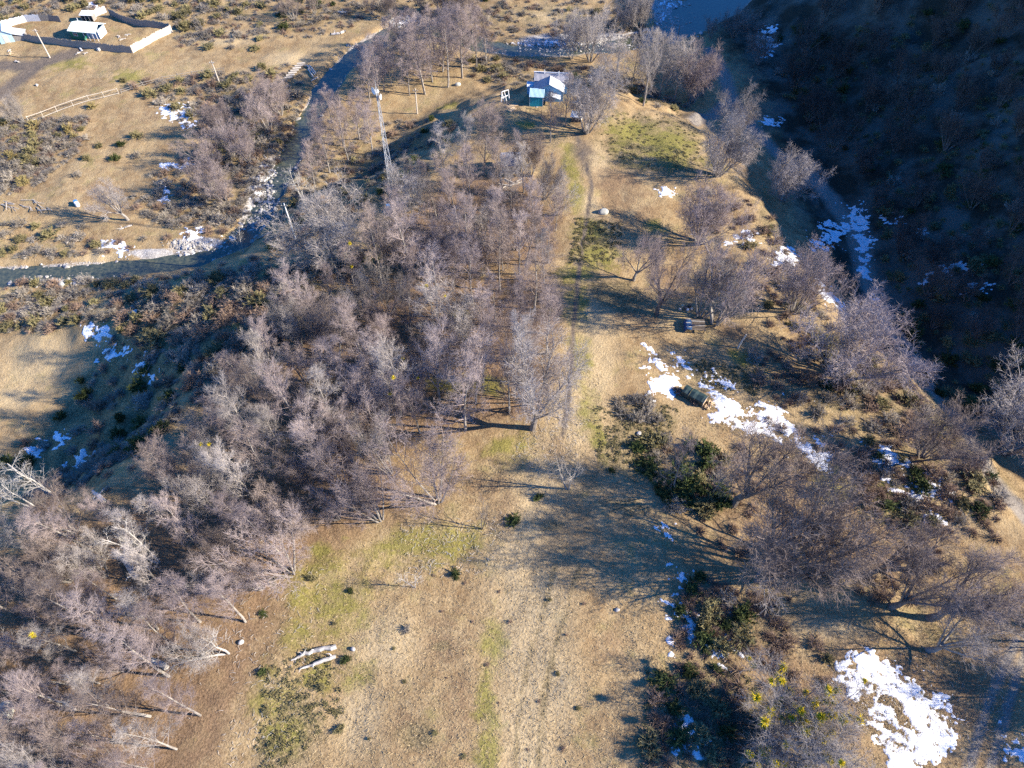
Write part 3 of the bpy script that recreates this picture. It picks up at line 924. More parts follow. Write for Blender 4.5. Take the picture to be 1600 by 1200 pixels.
def ball_mesh(seed, n=150):
    rng = random.Random(seed); a = Acc()
    for _ in range(n):
        d = Vector((rng.gauss(0, 1), rng.gauss(0, 1), rng.gauss(0, 1))).normalized()
        r = rng.uniform(.6, 1)
        e = d + Vector((rng.gauss(0, .25), rng.gauss(0, .25), rng.gauss(0, .25)))
        a.needle(tuple(d * .15), tuple(e * r), .09)
    return a.mesh('mistletoe', M['mistletoe'])


BALLS = [ball_mesh(i) for i in range(3)]


def hang(root, n, rng, smin=.28, smax=.5):
    cr = [c_ for c_ in root.children if c_.name.startswith('crown')][0]
    vs_ = cr.data.vertices
    bpy.context.view_layer.update()
    for _ in range(n):
        v = cr.matrix_local @ vs_[rng.randrange(len(vs_))].co
        s_ = rng.uniform(smin, smax)
        obj('mistletoe', rng.choice(BALLS), root, tuple(v), (0, 0, rng.random() * 6), (s_, s_, s_))


hang(mt, 80, RM, .36, .62)
for r_ in [o for o in COL.objects if o.get('group') in ('trees of the lower left wood', 'trees of the central wood')][::18]:
    hang(r_, 2, RM, .22, .36)

# ------------------------------------------------------------------ shrubs
def shrub_mesh(seed, leafy):
    rng = random.Random(seed); a = Acc()
    for i in range(46):
        az = rng.random() * 6.28
        tl = math.radians(rng.uniform(4, 78))
        L = rng.uniform(.65, 1.05) * (1 - .25 * tl)
        d = Vector((math.sin(tl) * math.cos(az), math.sin(tl) * math.sin(az), math.cos(tl)))
        p = Vector((rng.gauss(0, .16), rng.gauss(0, .16), -.08))
        q = p + d * L
        a.needle(tuple(p), tuple(q), .022)
        for j in range(16):
            t = rng.uniform(.35, 1)
            b_ = p.lerp(q, t)
            e = b_ + (d * .5 + Vector((rng.gauss(0, .6), rng.gauss(0, .6), rng.gauss(0, .4) + .35))).normalized() * rng.uniform(.14, .34)
            a.needle(tuple(b_), tuple(e), .014 if not leafy else .03)
    return a.mesh('shrub', M['shrub_grey'])


SHR_T = [shrub_mesh(10 + i, False) for i in range(4)]
SHR_L = [shrub_mesh(20 + i, True) for i in range(4)]


SNAME = {'shrub_grey': 'grey_shrub', 'shrub_olive': 'olive_shrub', 'shrub_green': 'evergreen_shrub', 'shrub_rust': 'russet_shrub', 'shrub_gold': 'golden_shrub'}


def shrub(px, py, size, kind, label, group):
    p = W(px, py)
    leafy = kind in ('shrub_green', 'shrub_olive', 'shrub_gold')
    me = RS.choice(SHR_L if leafy else SHR_T)
    w = RS.uniform(.9, 1.5)
    o = obj(SNAME[kind], me, None, (p[0], p[1], p[2]), (RS.gauss(0, .08), RS.gauss(0, .08), RS.random() * 6.28), (size * w, size * RS.uniform(.9, 1.4), size * RS.uniform(.75, 1.05)))
    o.material_slots[0].link = 'OBJECT'
    o.material_slots[0].material = M[kind]
    return tag(o, label, 'shrub', group)


RS = random.Random(11)
G, O, N_, R_, Y_ = 'shrub_grey', 'shrub_olive', 'shrub_green', 'shrub_rust', 'shrub_gold'
SHRUBS = [
    ([(0, 0), (330, 0), (420, 10), (300, 45), (270, 35), (160, 12), (130, 16), (0, 36)], 17, 60, (1.3, 2.2), (G, O, O), 'scrub bush behind the fenced yard with the green cabin', 'scrub behind the yard'),
    ([(200, 20), (330, 10), (420, 40), (400, 80), (300, 80), (280, 45)], 20, 20, (1.2, 2.0), (G, G, O), 'scrub bush right of the pale plank fence of the yard', 'scrub beside the yard'),
    ([(0, 190), (40, 200), (130, 185), (140, 220), (90, 240), (60, 280), (0, 300)], 17, 44, (1.2, 2.2), (G, O, G, Y_), 'scrub bush in the thicket below the rail fence', 'thicket below the rail fence'),
    ([(190, 125), (320, 120), (420, 100), (470, 150), (450, 220), (380, 260), (300, 190), (240, 160)], 20, 52, (1.2, 2.2), (G, G, R_, O), 'scrub bush between the rail fence and the river', 'thicket between fence and river'),
    ([(260, 270), (330, 220), (400, 250), (400, 300), (350, 370), (260, 350), (210, 330)], 19, 46, (1.1, 2.0), (G, G, R_), 'scrub bush above the shallow river reach', 'bushes above the shallow reach'),
    ([(170, 200), (220, 215), (215, 265), (150, 265), (130, 275), (100, 290)], 28, 9, (1.0, 1.7), (O, G, N_), 'rounded bush on the valley meadow', 'bushes on the valley meadow'),
    ([(0, 350), (130, 350), (160, 385), (100, 400), (0, 402)], 19, 22, (1.0, 1.7), (G, G, O), 'low bush on the far bank at the left border', 'bushes on the far bank'),
    ([(0, 445), (330, 430), (400, 440), (200, 480), (150, 505), (60, 520), (0, 520)], 18, 56, (1.0, 1.9), (G, O, R_, G), 'scrub bush along the near bank of the shallow river', 'bushes along the near bank'),
    ([(210, 450), (440, 420), (500, 460), (430, 540), (330, 580), (230, 560), (190, 500)], 21, 56, (1.3, 2.4), (G, O, O, R_), 'tall bush in the thicket at the foot of the wooded slope', 'thicket below the wooded slope'),
    ([(440, 420), (560, 400), (560, 440), (470, 500), (400, 580), (330, 640), (300, 600), (430, 500)], 24, 34, (1.4, 2.5), (G, G, R_), 'x', 'scrub on the wooded slope'),
    ([(1190, 350), (1240, 420), (1300, 510), (1400, 590), (1480, 670), (1570, 760), (1560, 790), (1440, 690), (1340, 610), (1240, 520)], 24, 40, (1.1, 2.1), (G, G, R_, O), 'x', 'brush on the gully rim'),
    ([(120, 590), (280, 570), (330, 600), (240, 690), (150, 740), (20, 760), (0, 720), (90, 660)], 30, 30, (1.0, 2.0), (G, N_, R_), 'bush in the blue shade below the wooded slope', 'bushes in the blue shade'),
    ([(480, 260), (560, 250), (640, 180), (700, 190), (720, 215), (640, 290), (560, 330), (470, 350), (420, 400)], 22, 50, (.9, 1.7), (G, R_, O, N_), 'bush on the scrubby slope around the lattice mast', 'bushes around the mast'),
    ([(730, 90), (850, 95), (880, 110), (820, 118), (760, 135), (740, 130)], 17, 24, (1.1, 1.9), (G, R_, O), 'bush behind the teal house', 'bushes behind the teal house'),
    ([(880, 120), (960, 120), (1060, 160), (1090, 175), (1020, 172), (950, 145)], 20, 20, (1.0, 1.8), (N_, G, O), 'bush below the clump of trees behind the heath', 'bushes below the clump'),
    ([(760, 10), (1010, 20), (1010, 45), (900, 55), (760, 58)], 24, 30, (1.0, 1.8), (G, O, R_), 'bush on the flat beyond the gravel river bank', 'bushes beyond the gravel bank'),
    ([(420, 0), (760, 0), (720, 20), (560, 25), (430, 60)], 22, 30, (1.1, 2.0), (G, N_, G), 'bush beyond the river along the top border', 'bushes along the top border'),
    ([(960, 630), (1020, 625), (1035, 655), (985, 668)], 20, 7, (1.1, 1.7), (G,), 'silvery bush on the olive heath above the footpath bend', 'silvery bushes on the heath'),
    ([(985, 690), (1070, 690), (1130, 720), (1130, 800), (1050, 800), (1010, 740)], 23, 22, (1.2, 2.2), (G, N_, N_, O), 'bush of the green thicket at the head of the broad shadow', 'green thicket'),
    ([(1170, 560), (1270, 540), (1420, 590), (1460, 660), (1400, 690), (1310, 660), (1180, 610)], 29, 36, (1.1, 2.1), (G, R_, O, G), 'bush between the long snow patch and the gully edge', 'bushes by the gully edge'),
    ([(1330, 700), (1360, 690), (1440, 730), (1560, 740), (1560, 800), (1450, 830), (1340, 780)], 27, 30, (1.0, 1.8), (O, G, R_, N_), 'bush among the snow patches at right', 'bushes among the snow'),
    ([(1090, 900), (1150, 930), (1170, 990), (1110, 1030), (1060, 960)], 28, 11, (1.2, 2.0), (N_, G, O), 'bush in the shade beside the small snow patches', 'bushes by the small snow patches'),
    ([(1030, 1050), (1150, 1040), (1140, 1190), (1000, 1190)], 36, 12, (1.0, 1.8), (O, N_, R_), 'bush left of the mistletoe tree', 'bushes left of the mistletoe tree'),
    ([(1230, 1000), (1300, 1000), (1310, 1190), (1240, 1180)], 34, 8, (.9, 1.6), (O, R_), 'bush between the mistletoe tree and the large snow patch', 'bushes by the large snow patch'),
    ([(1100, 300), (1180, 330), (1230, 430), (1200, 520), (1130, 420)], 30, 16, (.9, 1.6), (R_, G, O), 'bush along the upper gully edge', 'bushes along the upper gully edge'),
    ([(400, 880), (560, 880), (540, 1180), (400, 1190)], 60, 12, (.45, .8), (N_, O), 'small green bush at the edge of the litter', 'small bushes at the litter edge'),
    ([(560, 940), (720, 860), (900, 900), (960, 1000), (880, 1190), (560, 1190)], 50, 22, (.22, .42), (R_, R_, O), 'x', 'low clumps on the clearing'),
    ([(1180, 60), (1600, 0), (1600, 640), (1470, 640), (1400, 560), (1360, 300), (1220, 150)], 34, 90, (1.0, 2.2), (G, N_, O, N_), 'bush on the dark shaded hillside', 'bushes on the shaded hillside'),
]
SLOOK = {'shrub_grey': 'grey', 'shrub_olive': 'olive', 'shrub_green': 'dark green', 'shrub_rust': 'russet', 'shrub_gold': 'golden'}
for poly, dist, n, (s0, s1), kinds, lb, gp in SHRUBS:
    its = []
    for (px, py) in scatter(poly, dist, n, RS):
        kd = RS.choice(kinds)
        its.append((px, py, shrub(px, py, RS.uniform(s0, s1), kd, '', gp), SLOOK[kd]))
    rank_labels(its, 'bush', 'the ' + gp)
for px, py, sz, kd, lb in ((712, 897, .9, N_, 'dark green bush alone on the open grass beside the dead snag'), (955, 735, .6, N_, 'small green bush at the top of the broad shadow'), (842, 778, .8, N_, 'small green bush by the footpath left of the broad shadow'),
                           (803, 815, 1.0, N_, 'green bush between footpath and broad shadow'), (636, 985, .8, G, 'small grey bush casting a thin shadow on the open grass'), (800, 645, 1.1, R_, 'rust brown bush under the wood corner'),
                           (600, 465, 1.5, R_, 'rust brown bush between the pale tree and the central wood'), (500, 700, 1.9, R_, 'reddish bush inside the lower part of the wood'), (1330, 612, 1.5, O, 'yellowish olive bush under the big domed tree'),
                           (1290, 605, 1.2, N_, 'green bush left of the big domed tree foot'), (195, 520, 1.6, Y_, 'golden bush at the edge of the dark hollow'), (145, 168, 1.4, Y_, 'golden bush against the rail fence'), (370, 520, 1.4, Y_, 'yellow bush at the foot of the wooded slope'),
                           (1085, 630, .9, R_, 'bare reddish bush at the left side of the covered woodpile'), (1058, 612, 1.0, R_, 'bare twiggy bush in the woodpile shadow')):
    shrub(px, py, sz, kd, lb, None)

# ------------------------------------------------------------------ ground cover built as geometry
def scatter_mass(name, label, cat, polys, n, build, mat, seed):
    rng = random.Random(seed); a = Acc()
    k_ = 0
    while k_ < n:
        poly = rng.choice(polys)
        xs = [q[0] for q in poly]; ys = [q[1] for q in poly]
        x, y = rng.uniform(min(xs), max(xs)), rng.uniform(min(ys), max(ys))
        if not in_poly(x, y, poly):
            continue
        p = plane(x, y, 0.0) if py_near(y) else W(x, y)[:2]
        build(a, (p[0], p[1], float(gh(p[0], p[1]))), rng)
        k_ += 1
    return tag(part(name, a, mat, None), label, cat, None, 'stuff')


def py_near(y):
    return y > 640


def tuft(a, p, rng):
    for _ in range(3):
        d = (rng.gauss(0, .16), rng.gauss(0, .16), rng.uniform(.12, .3))
        a.needle((p[0] + rng.gauss(0, .08), p[1] + rng.gauss(0, .08), p[2] - .03), (p[0] + d[0], p[1] + d[1], p[2] + d[2] * .6), rng.uniform(.02, .035))


def cushion(a, p, rng):
    s_ = rng.uniform(.18, .5)
    for _ in range(20):
        d = Vector((rng.gauss(0, 1), rng.gauss(0, 1), abs(rng.gauss(0, .7)))).normalized()
        e = d * s_ * rng.uniform(.7, 1.1)
        a.needle((p[0] + e.x * .45, p[1] + e.y * .45, p[2] + e.z * .3), (p[0] + e.x, p[1] + e.y, p[2] + e.z * .8), .05)


def twiglet(a, p, rng):
    az = rng.random() * 6.28; L = rng.uniform(.2, .8)
    a.tube([(p[0], p[1], p[2] + .03), (p[0] + L * .5 * math.cos(az), p[1] + L * .5 * math.sin(az), p[2] + rng.uniform(.05, .2)), (p[0] + L * math.cos(az + .3), p[1] + L * math.sin(az + .3), p[2] + .06)], (.022, .018, .008), 3)


M['dry_grass'] = varied('dry_grass', (.34, .25, .13), (.56, .44, .26), 2.5, .9)
CLEARING = [(480, 880), (640, 820), (790, 700), (900, 560), (960, 560), (960, 760), (860, 820), (1040, 960), (1040, 1100), (950, 1230), (400, 1230), (420, 1040)]
scatter_mass('dry_grass', 'tawny tufts of dry grass over the open clearing', 'grass', [CLEARING, CLEARING, [(960, 880), (1560, 960), (1600, 1200), (1000, 1210)], [(1060, 640), (1560, 740), (1560, 900), (1100, 800)], [(1300, 1030), (1440, 1062), (1505, 1125), (1450, 1200), (1372, 1150)], [(1108, 618), (1212, 640), (1304, 716), (1255, 716), (1112, 660)]], 22000, tuft, M['dry_grass'], 1)
scatter_mass('heath_cover', 'dark olive low heath cushions over slopes and thicket floors', 'heath', [[(930, 640), (1060, 630), (1050, 700), (990, 730), (935, 720)], [(940, 180), (1060, 175), (1140, 250), (1040, 270), (940, 240)], [(900, 340), (980, 350), (960, 410), (890, 410)], [(1080, 560), (1200, 580), (1180, 620), (1100, 600)],
             [(410, 1040), (520, 1010), (540, 1120), (440, 1200), (400, 1200)], [(1340, 740), (1480, 780), (1440, 830), (1350, 800)], [(1010, 1050), (1180, 1040), (1200, 1200), (1000, 1200)]], 1500, cushion, M['shrub_olive'], 2)
scatter_mass('fallen_twigs', 'pale fallen twigs strewn over leaf litter and grass', 'twigs', [WOOD_MID, WOOD_LOW, [(620, 820), (800, 800), (760, 900), (640, 900)], [(380, 900), (520, 880), (440, 1200), (330, 1200)], [(1350, 1000), (1600, 960), (1600, 1200), (1300, 1100)], [(830, 640), (920, 660), (900, 760), (800, 720)]], 1300, twiglet, M['deadwood'], 3)



def bushlet(a, p, rng):
    s_ = rng.uniform(.4, 1.35)
    for _ in range(int(50 + 50 * s_)):
        tl = math.acos(rng.uniform(.05, 1)); az = rng.random() * 6.28
        d = Vector((math.sin(tl) * math.cos(az), math.sin(tl) * math.sin(az), math.cos(tl)))
        e = d * s_ * rng.uniform(.75, 1.1)
        b_ = d * s_ * rng.uniform(.1, .5)
        g_ = (rng.gauss(0, .12), rng.gauss(0, .12), rng.gauss(0, .08))
        a.needle((p[0] + b_.x, p[1] + b_.y, p[2] + b_.z * .8), (p[0] + e.x + g_[0], p[1] + e.y + g_[1], p[2] + e.z * .85 + g_[2]), .03)


VAL = [[(200, 480), (440, 420), (570, 410), (450, 500), (330, 620), (150, 780), (20, 820), (0, 720), (120, 620)], [(0, 445), (330, 430), (470, 410), (500, 460), (330, 590), (190, 560), (190, 500), (60, 525), (0, 525)], [(230, 130), (470, 100), (470, 230), (380, 350), (250, 350), (310, 220)], [(0, 185), (140, 185), (120, 240), (60, 290), (0, 310)],
       [(0, 0), (420, 0), (420, 60), (280, 75), (270, 35), (160, 12), (0, 36)], [(480, 190), (720, 190), (640, 290), (560, 340), (440, 400), (440, 330)], [(90, 660), (280, 570), (330, 600), (240, 690), (20, 770), (0, 700)],
       [(420, 0), (1010, 0), (1010, 45), (760, 60), (620, 30), (430, 70)], [(740, 90), (940, 100), (1080, 170), (950, 140), (780, 135)], [(230, 140), (460, 100), (480, 190), (430, 260), (350, 360), (240, 350), (200, 300), (320, 220)],
       [(0, 380), (280, 365), (380, 340), (400, 300), (430, 240), (470, 190), (480, 140), (455, 200), (415, 250), (360, 360), (200, 400), (0, 404)], [(0, 440), (330, 420), (400, 395), (440, 340), (500, 240), (520, 190), (560, 250), (470, 380), (400, 430), (200, 460), (0, 460)]]
scatter_mass('valley_scrub', 'low grey-brown scrub filling the valley floor between larger bushes', 'scrub', VAL, 1900, bushlet, M['shrub_grey'], 14)
scatter_mass('valley_heath', 'brown low heath bushes mixed into the valley scrub', 'scrub', VAL, 600, bushlet, M['shrub_rust'], 24)
GUL = [[(1180, 560), (1270, 520), (1450, 640), (1580, 780), (1580, 830), (1480, 830), (1330, 720), (1180, 640)], [(1100, 290), (1180, 300), (1290, 470), (1440, 600), (1400, 640), (1220, 530), (1130, 420)], [(1040, 700), (1330, 680), (1500, 850), (1420, 950), (1100, 850)], [(1080, 900), (1240, 930), (1240, 1200), (1000, 1200)]]
scatter_mass('slope_scrub', 'low brown scrub over the slope towards the dark gully', 'scrub', GUL, 600, bushlet, M['shrub_rust'], 15)
DRK = [[(1180, 60), (1600, 0), (1600, 640), (1470, 640), (1400, 560), (1360, 300), (1220, 150)]]
scatter_mass('hillside_scrub', 'dark scrub covering the shaded hillside', 'scrub', DRK, 420, bushlet, M['shrub_olive'], 16)

# stones in and beside the river
RK = random.Random(8)
a = Acc()
for i in range(1100):
    j = RK.randrange(2, len(RIV) - 1); t = RK.random()
    c_ = RIV[j] * (1 - t) + RIV[j + 1 if j + 1 < len(RIV) else j] * t
    w = RW[j]
    off = RK.choice((-1, 1)) * w * RK.uniform(.55, 1.35)
    d = RIV[min(j + 1, len(RIV) - 1)] - RIV[j]; d = d / (np.linalg.norm(d) + 1e-9)
    x, y = c_[0] - d[1] * off, c_[1] + d[0] * off
    s_ = min(.6, .10 * math.exp(abs(RK.gauss(0, .7))))
    a.rock((x, y, float(gh(x, y)) + s_ * .2), s_ * RK.uniform(.8, 1.4), s_, s_ * .7, RK)
for (px, py, rx, ry, n) in ((415, 302, 18, 44, 900), (392, 345, 14, 16, 250), (315, 386, 48, 6, 240), (870, 76, 58, 12, 500), (950, 68, 36, 8, 250), (636, 37, 26, 7, 260), (1050, 38, 28, 18, 400), (1045, 8, 26, 8, 200), (80, 440, 60, 10, 200)):
    for _ in range(n):
        x_, y_ = px + RK.gauss(0, .5) * rx, py + RK.gauss(0, .5) * ry
        p = plane(x_, y_, LOW - .4)
        s_ = min(.42, .09 * math.exp(abs(RK.gauss(0, .6))))
        a.rock((p[0], p[1], max(float(gh(p[0], p[1])), LOW - .72) + s_ * .25), s_ * RK.uniform(.8, 1.4), s_, s_ * .7, RK)
tag(part('river_stones', a, M['stone'], None), 'pale rounded stones lining the river bed and its bars', 'stones', None, 'stuff')

# boulders one can tell apart
for px, py, s_, lb in ((8, 1118, 1.5, 'large lichen-grey boulder at the left border of the lower wood'), (942, 333, 1.0, 'grey boulder on the mound in the grass lane'), (377, 1004, .4, 'small white stone on the brown litter at the wood edge'),
                       (97, 445, .8, 'pale boulder at the near river bank'), (552, 1014, .35, 'white stone right of the two bleached logs'), (998, 678, .4, 'pale stone in a dark hollow of the heath'), (964, 953, .35, 'small white stone at the border of the broad shadow'), (716, 133, .8, 'grey boulder beside the track above the utility pole')):
    p = W(px, py)
    a = Acc(); rng = random.Random(int(px * 7 + py))
    a.rock((0, 0, s_ * .25), s_ * 1.2, s_ * .9, s_ * .75, rng)
    me = a.mesh('boulder', M['stone_moss'] if s_ > .6 else M['stone'], False)
    o = tag(obj('boulder', me, None, tuple(p)), lb, 'boulder')
    b_ = o.modifiers.new('bevel', 'SUBSURF'); b_.levels = 2; b_.render_levels = 2

# ------------------------------------------------------------------ snow patches
def snow(poly, label, thr=.5, res=.16, sc=.55, group=None):
    pts = np.array([W(*q)[:2] for q in poly])
    lo = pts.min(0) - 1.2; hi = pts.max(0) + 1.2
    res = max(res, math.sqrt((hi[0] - lo[0]) * (hi[1] - lo[1]) / 26000))
    xs = np.arange(lo[0], hi[0], res); ys = np.arange(lo[1], hi[1], res)
    X, Y = np.meshgrid(xs, ys)
    d = sdist(X, Y, pts)
    n = fbm(X * sc + Y * sc * .5, Y * sc * 1.25, 5, 31) * .65 + fbm(X * 2.6, Y * 2.6, 3, 33) * .35
    n = n + (fbm(X * 1.1 + Y * .7, Y * 1.6, 4, 37) - .5) * .35
    m = np.clip(-d / 1.5, -1.2, .36) + (n - thr) * 4.4 + (fbm(X * 4.5, Y * 4.5, 2, 41) - .5) * .9
    h = gh(X, Y) - .10 + np.clip(m, -.6, .75) * .26
    keep = m > -.5
    idx = -np.ones(X.shape, int)
    cell = keep[:-1, :-1] | keep[1:, :-1] | keep[:-1, 1:] | keep[1:, 1:]
    use = np.zeros(X.shape, bool)
    for sl in ((slice(0, -1), slice(0, -1)), (slice(1, None), slice(0, -1)), (slice(0, -1), slice(1, None)), (slice(1, None), slice(1, None))):
        use[sl] |= cell
    idx[use] = np.arange(use.sum())
    j, i = np.nonzero(cell)
    if len(j) == 0:
        return
    a = Acc()
    a.v = list(zip(X[use].tolist(), Y[use].tolist(), h[use].tolist()))
    a.f = list(zip(idx[j, i].tolist(), idx[j, i + 1].tolist(), idx[j + 1, i + 1].tolist(), idx[j + 1, i].tolist()))
    return tag(part('snow_patch', a, M['snow'], None, True), label, 'snow', group or 'snow patches', 'stuff')


def oval(cx, cy, rx, ry, ang=0.0):
    ca, sa = math.cos(math.radians(ang)), math.sin(math.radians(ang))
    return [(cx + rx * math.cos(t) * ca - ry * math.sin(t) * sa, cy + rx * math.cos(t) * sa + ry * math.sin(t) * ca) for t in np.linspace(0, 2 * math.pi, 12, endpoint=False)]


snow([(1300, 1030), (1345, 1028), (1400, 1040), (1440, 1062), (1465, 1085), (1505, 1125), (1492, 1172), (1455, 1160), (1445, 1215), (1395, 1225), (1372, 1150), (1335, 1095), (1302, 1068)], 'largest snow patch, in the lower right corner', .455)
snow([(1108, 618), (1160, 630), (1212, 640), (1262, 680), (1304, 716), (1300, 736), (1255, 716), (1200, 684), (1140, 670), (1112, 660)], 'long white snow patch right of the covered woodpile', .435)
snow([(1012, 545), (1030, 570), (1062, 592), (1046, 602), (1056, 628), (1022, 620), (1010, 585)], 'ragged snow patch left of the covered woodpile', .44)
snow([(1046, 550), (1062, 558), (1088, 580), (1078, 584), (1056, 570)], 'bluish snow strip in shade above the covered woodpile', .44)
snow([(1100, 582), (1126, 580), (1150, 600), (1128, 612), (1110, 620), (1104, 600)], 'small snow patch joining the long patch beside the woodpile', .46)
snow([(1342, 692), (1380, 694), (1424, 722), (1404, 736), (1386, 748), (1360, 712)], 'grey-white snow patch among bushes, upper of the right group', .46)
snow([(1392, 762), (1428, 760), (1440, 752), (1462, 744), (1486, 774), (1470, 780), (1430, 784)], 'bright snow patch in two lobes, lower of the right group', .44)
snow(oval(1462, 816, 24, 10, 20), 'thin snow streaks above the leaning dark-trunked tree', .5)
for e, lb, th in (((1058, 902, 20, 9), 'bluish snow spot at the top of the row in the broad shadow', .46), ((1058, 944, 16, 9, 25), 'second bluish snow spot of the row in the broad shadow', .46), ((1079, 980, 9, 20, 10), 'narrow bluish snow spot of the row in the broad shadow', .46),
                  ((1050, 996, 6, 22), 'thin white snow streak at the grass edge', .48), ((1134, 1018, 20, 14), 'pale snow patch in the hollow of the dark bushes', .42), ((1060, 1130, 16, 12), 'bluish snow spot left of the mistletoe tree', .44), ((1088, 1178, 38, 11, 32), 'white snow strip at the bottom left of the mistletoe tree', .44),
                  ((1040, 828, 16, 9, 50), 'small snow spot below the green thicket', .44), ((1588, 1170, 16, 30, -25), 'snow streak in the bottom right corner', .44), ((1228, 400, 20, 16), 'blue shaded snow patch behind the bushy bare tree', .44), ((1342, 352, 12, 34, -18), 'bright blue snow strip on the outer side of the shaded track bend', .40), ((1300, 370, 34, 9, -32), 'blue snow strip slanting into the shaded track bend', .42), ((1288, 352, 9, 5), 'small blue snow spot left of the track bend', .44),
                  ((1350, 400, 7, 34, -8), 'blue snow streak along the shaded track', .42), ((1295, 462, 32, 9, 45), 'blue snow trail above the big domed tree', .46), ((1200, 62, 11, 26, 10), 'blue snow patch high in the dark gully', .42), ((1208, 192, 18, 7), 'blue snow spot in the dark gully', .44),
                  ((1158, 374, 22, 7, -10), 'snow spot under the upper gully edge', .44), ((1392, 345, 12, 6), 'faint blue snow spot on the dark hillside above the track', .48), ((1440, 366, 8, 7), 'small blue snow spot on the dark hillside', .48), ((1500, 422, 30, 16), 'scattered blue snow on the dark hillside', .52),
                  ((1455, 438, 12, 10), 'blue snow spot at the foot of the dark hillside', .5), ((1522, 452, 26, 8, -10), 'streaky blue snow low on the dark hillside', .52), ((1364, 464, 8, 9), 'small blue snow spot at the lower end of the track', .46), ((276, 176, 24, 11, 12), 'white snow patch below the rail fence', .40),
                  ((290, 193, 16, 5, 10), 'small snow strip beneath the snow patch below the rail fence', .44), ((264, 257, 11, 4), 'small snow spot on the valley meadow', .42), ((300, 257, 13, 5, -15), 'snow spot by the thicket on the valley meadow', .42), ((178, 386, 23, 6, 8), 'white snow strip on the far river bank', .40),
                  ((302, 364, 17, 5, -8), 'snow strip beside the pale gravel bar', .42), ((201, 490, 7, 6), 'blue snow spot at the edge of the dark hollow', .40), ((150, 521, 18, 8, 20), 'pale snow patch at the meadow edge', .42), ((182, 551, 22, 7, -10), 'bluish snow patch in the dark hollow', .44),
                  ((226, 578, 15, 12, 20), 'blue snow patch in the shade below the wooded slope', .44), ((231, 555, 6, 9, 20), 'thin blue snow trail in the dark hollow', .46), ((95, 685, 7, 9), 'blue snow spot above the bleached dead tree', .42), ((54, 703, 10, 9), 'blue snow spot behind the white limbs', .42), ((126, 715, 18, 6, -12), 'blue snow spot right of the bleached dead tree', .42),
                  ((415, 300, 15, 44, 22), 'white icy bank along the narrow channel of the river', .47), ((322, 386, 46, 6, -10), 'white icy strip on the pale gravel bar', .47), ((868, 74, 62, 9), 'white icy gravel strip along the river behind the teal house', .46), ((636, 38, 24, 6), 'white icy bank behind the stand inside the river bend', .46), ((1045, 38, 24, 14, -20), 'bright icy bar where the river leaves the shade', .46), ((1050, 6, 22, 6), 'icy rim of the river at the top border', .46), ((257, 305, 6, 10), 'small snow spot in the thicket above the shallow reach', .44), ((142, 8, 9, 6), 'small bluish snow spot behind the green cabin', .42), ((1040, 298, 8, 4), 'tiny snow spot at the rust-coloured slope', .42)):
    snow(oval(*e), lb, th, .14, .9)

# ------------------------------------------------------------------ buildings
def walls_mesh(a, x0, x1, y0, y1, z0, z1, th=.12):
    a.box(x0, x1, y0, y0 + th, z0, z1); a.box(x0, x1, y1 - th, y1, z0, z1)
    a.box(x0, x0 + th, y0 + th, y1 - th, z0, z1); a.box(x1 - th, x1, y0 + th, y1 - th, z0, z1)


def corrugated(a, quad, th=.05, pitch=.24, amp=.03):
    """a ribbed sheet: quad = eave-left, eave-right, ridge-right, ridge-left"""
    e0, e1, r1, r0 = [Vector(q) for q in quad]
    n = max(4, int((e1 - e0).length / pitch) * 2)
    nr = (e1 - e0).cross(r0 - e0).normalized()
    for i in range(n):
        t0, t1 = i / n, (i + 1) / n
        o0 = nr * (amp if i % 2 else -amp); o1 = nr * (amp if (i + 1) % 2 else -amp)
        q = [e0.lerp(e1, t0) + o0, e0.lerp(e1, t1) + o1, r0.lerp(r1, t1) + o1, r0.lerp(r1, t0) + o0]
        a.poly(q + [v - nr * th for v in q], [(0, 1, 2, 3), (7, 6, 5, 4), (0, 4, 5, 1), (2, 6, 7, 3)] + ([(3, 7, 4, 0)] if i == 0 else []) + ([(1, 5, 6, 2)] if i == n - 1 else []))


def roof(name, mat, parent, *quads):
    a = Acc()
    for q in quads:
        corrugated(a, q)
    return part(name, a, mat, parent)


def window(parent, x0, x1, z0, z1, y, mat=None, axis_='y'):
    """frame with two panes standing proud of a wall whose outside faces -y (or +x)"""
    def bx(a, u0, u1, w0, w1, d0, d1):
        if axis_ == 'y':
            a.box(u0, u1, y - d1, y - d0, w0, w1)
        else:
            a.box(y + d0, y + d1, u0, u1, w0, w1)
    a = Acc(); t = .06
    xm = (x0 + x1) / 2
    for u0, u1, w0, w1 in ((x0, x1, z0, z0 + t), (x0, x1, z1 - t, z1), (x0, x0 + t, z0 + t, z1 - t), (x1 - t, x1, z0 + t, z1 - t), (xm - t / 2, xm + t / 2, z0 + t, z1 - t)):
        bx(a, u0, u1, w0, w1, -.01, .05)
    f = part('window', a, mat or M['white_paint'], parent)
    for u0, u1 in ((x0 + t, xm - t / 2), (xm + t / 2, x1 - t)):
        g = Acc(); bx(g, u0, u1, z0 + t, z1 - t, .0, .02)
        part('pane', g, M['glass'], f)
    return f


def door(parent, x0, x1, z1, y, mat, axis_='y'):
    a = Acc(); h_ = Acc()
    if axis_ == 'y':
        a.box(x0, x1, y - .05, y + .01, .05, z1); h_.box(x1 - .16, x1 - .08, y - .10, y - .05, 1.0, 1.1)
    else:
        a.box(y - .01, y + .05, x0, x1, .05, z1); h_.box(y + .05, y + .10, x1 - .16, x1 - .08, 1.0, 1.1)
    d = part('door', a, mat, parent)
    part('handle', h_, M['steel'], d)
    return d


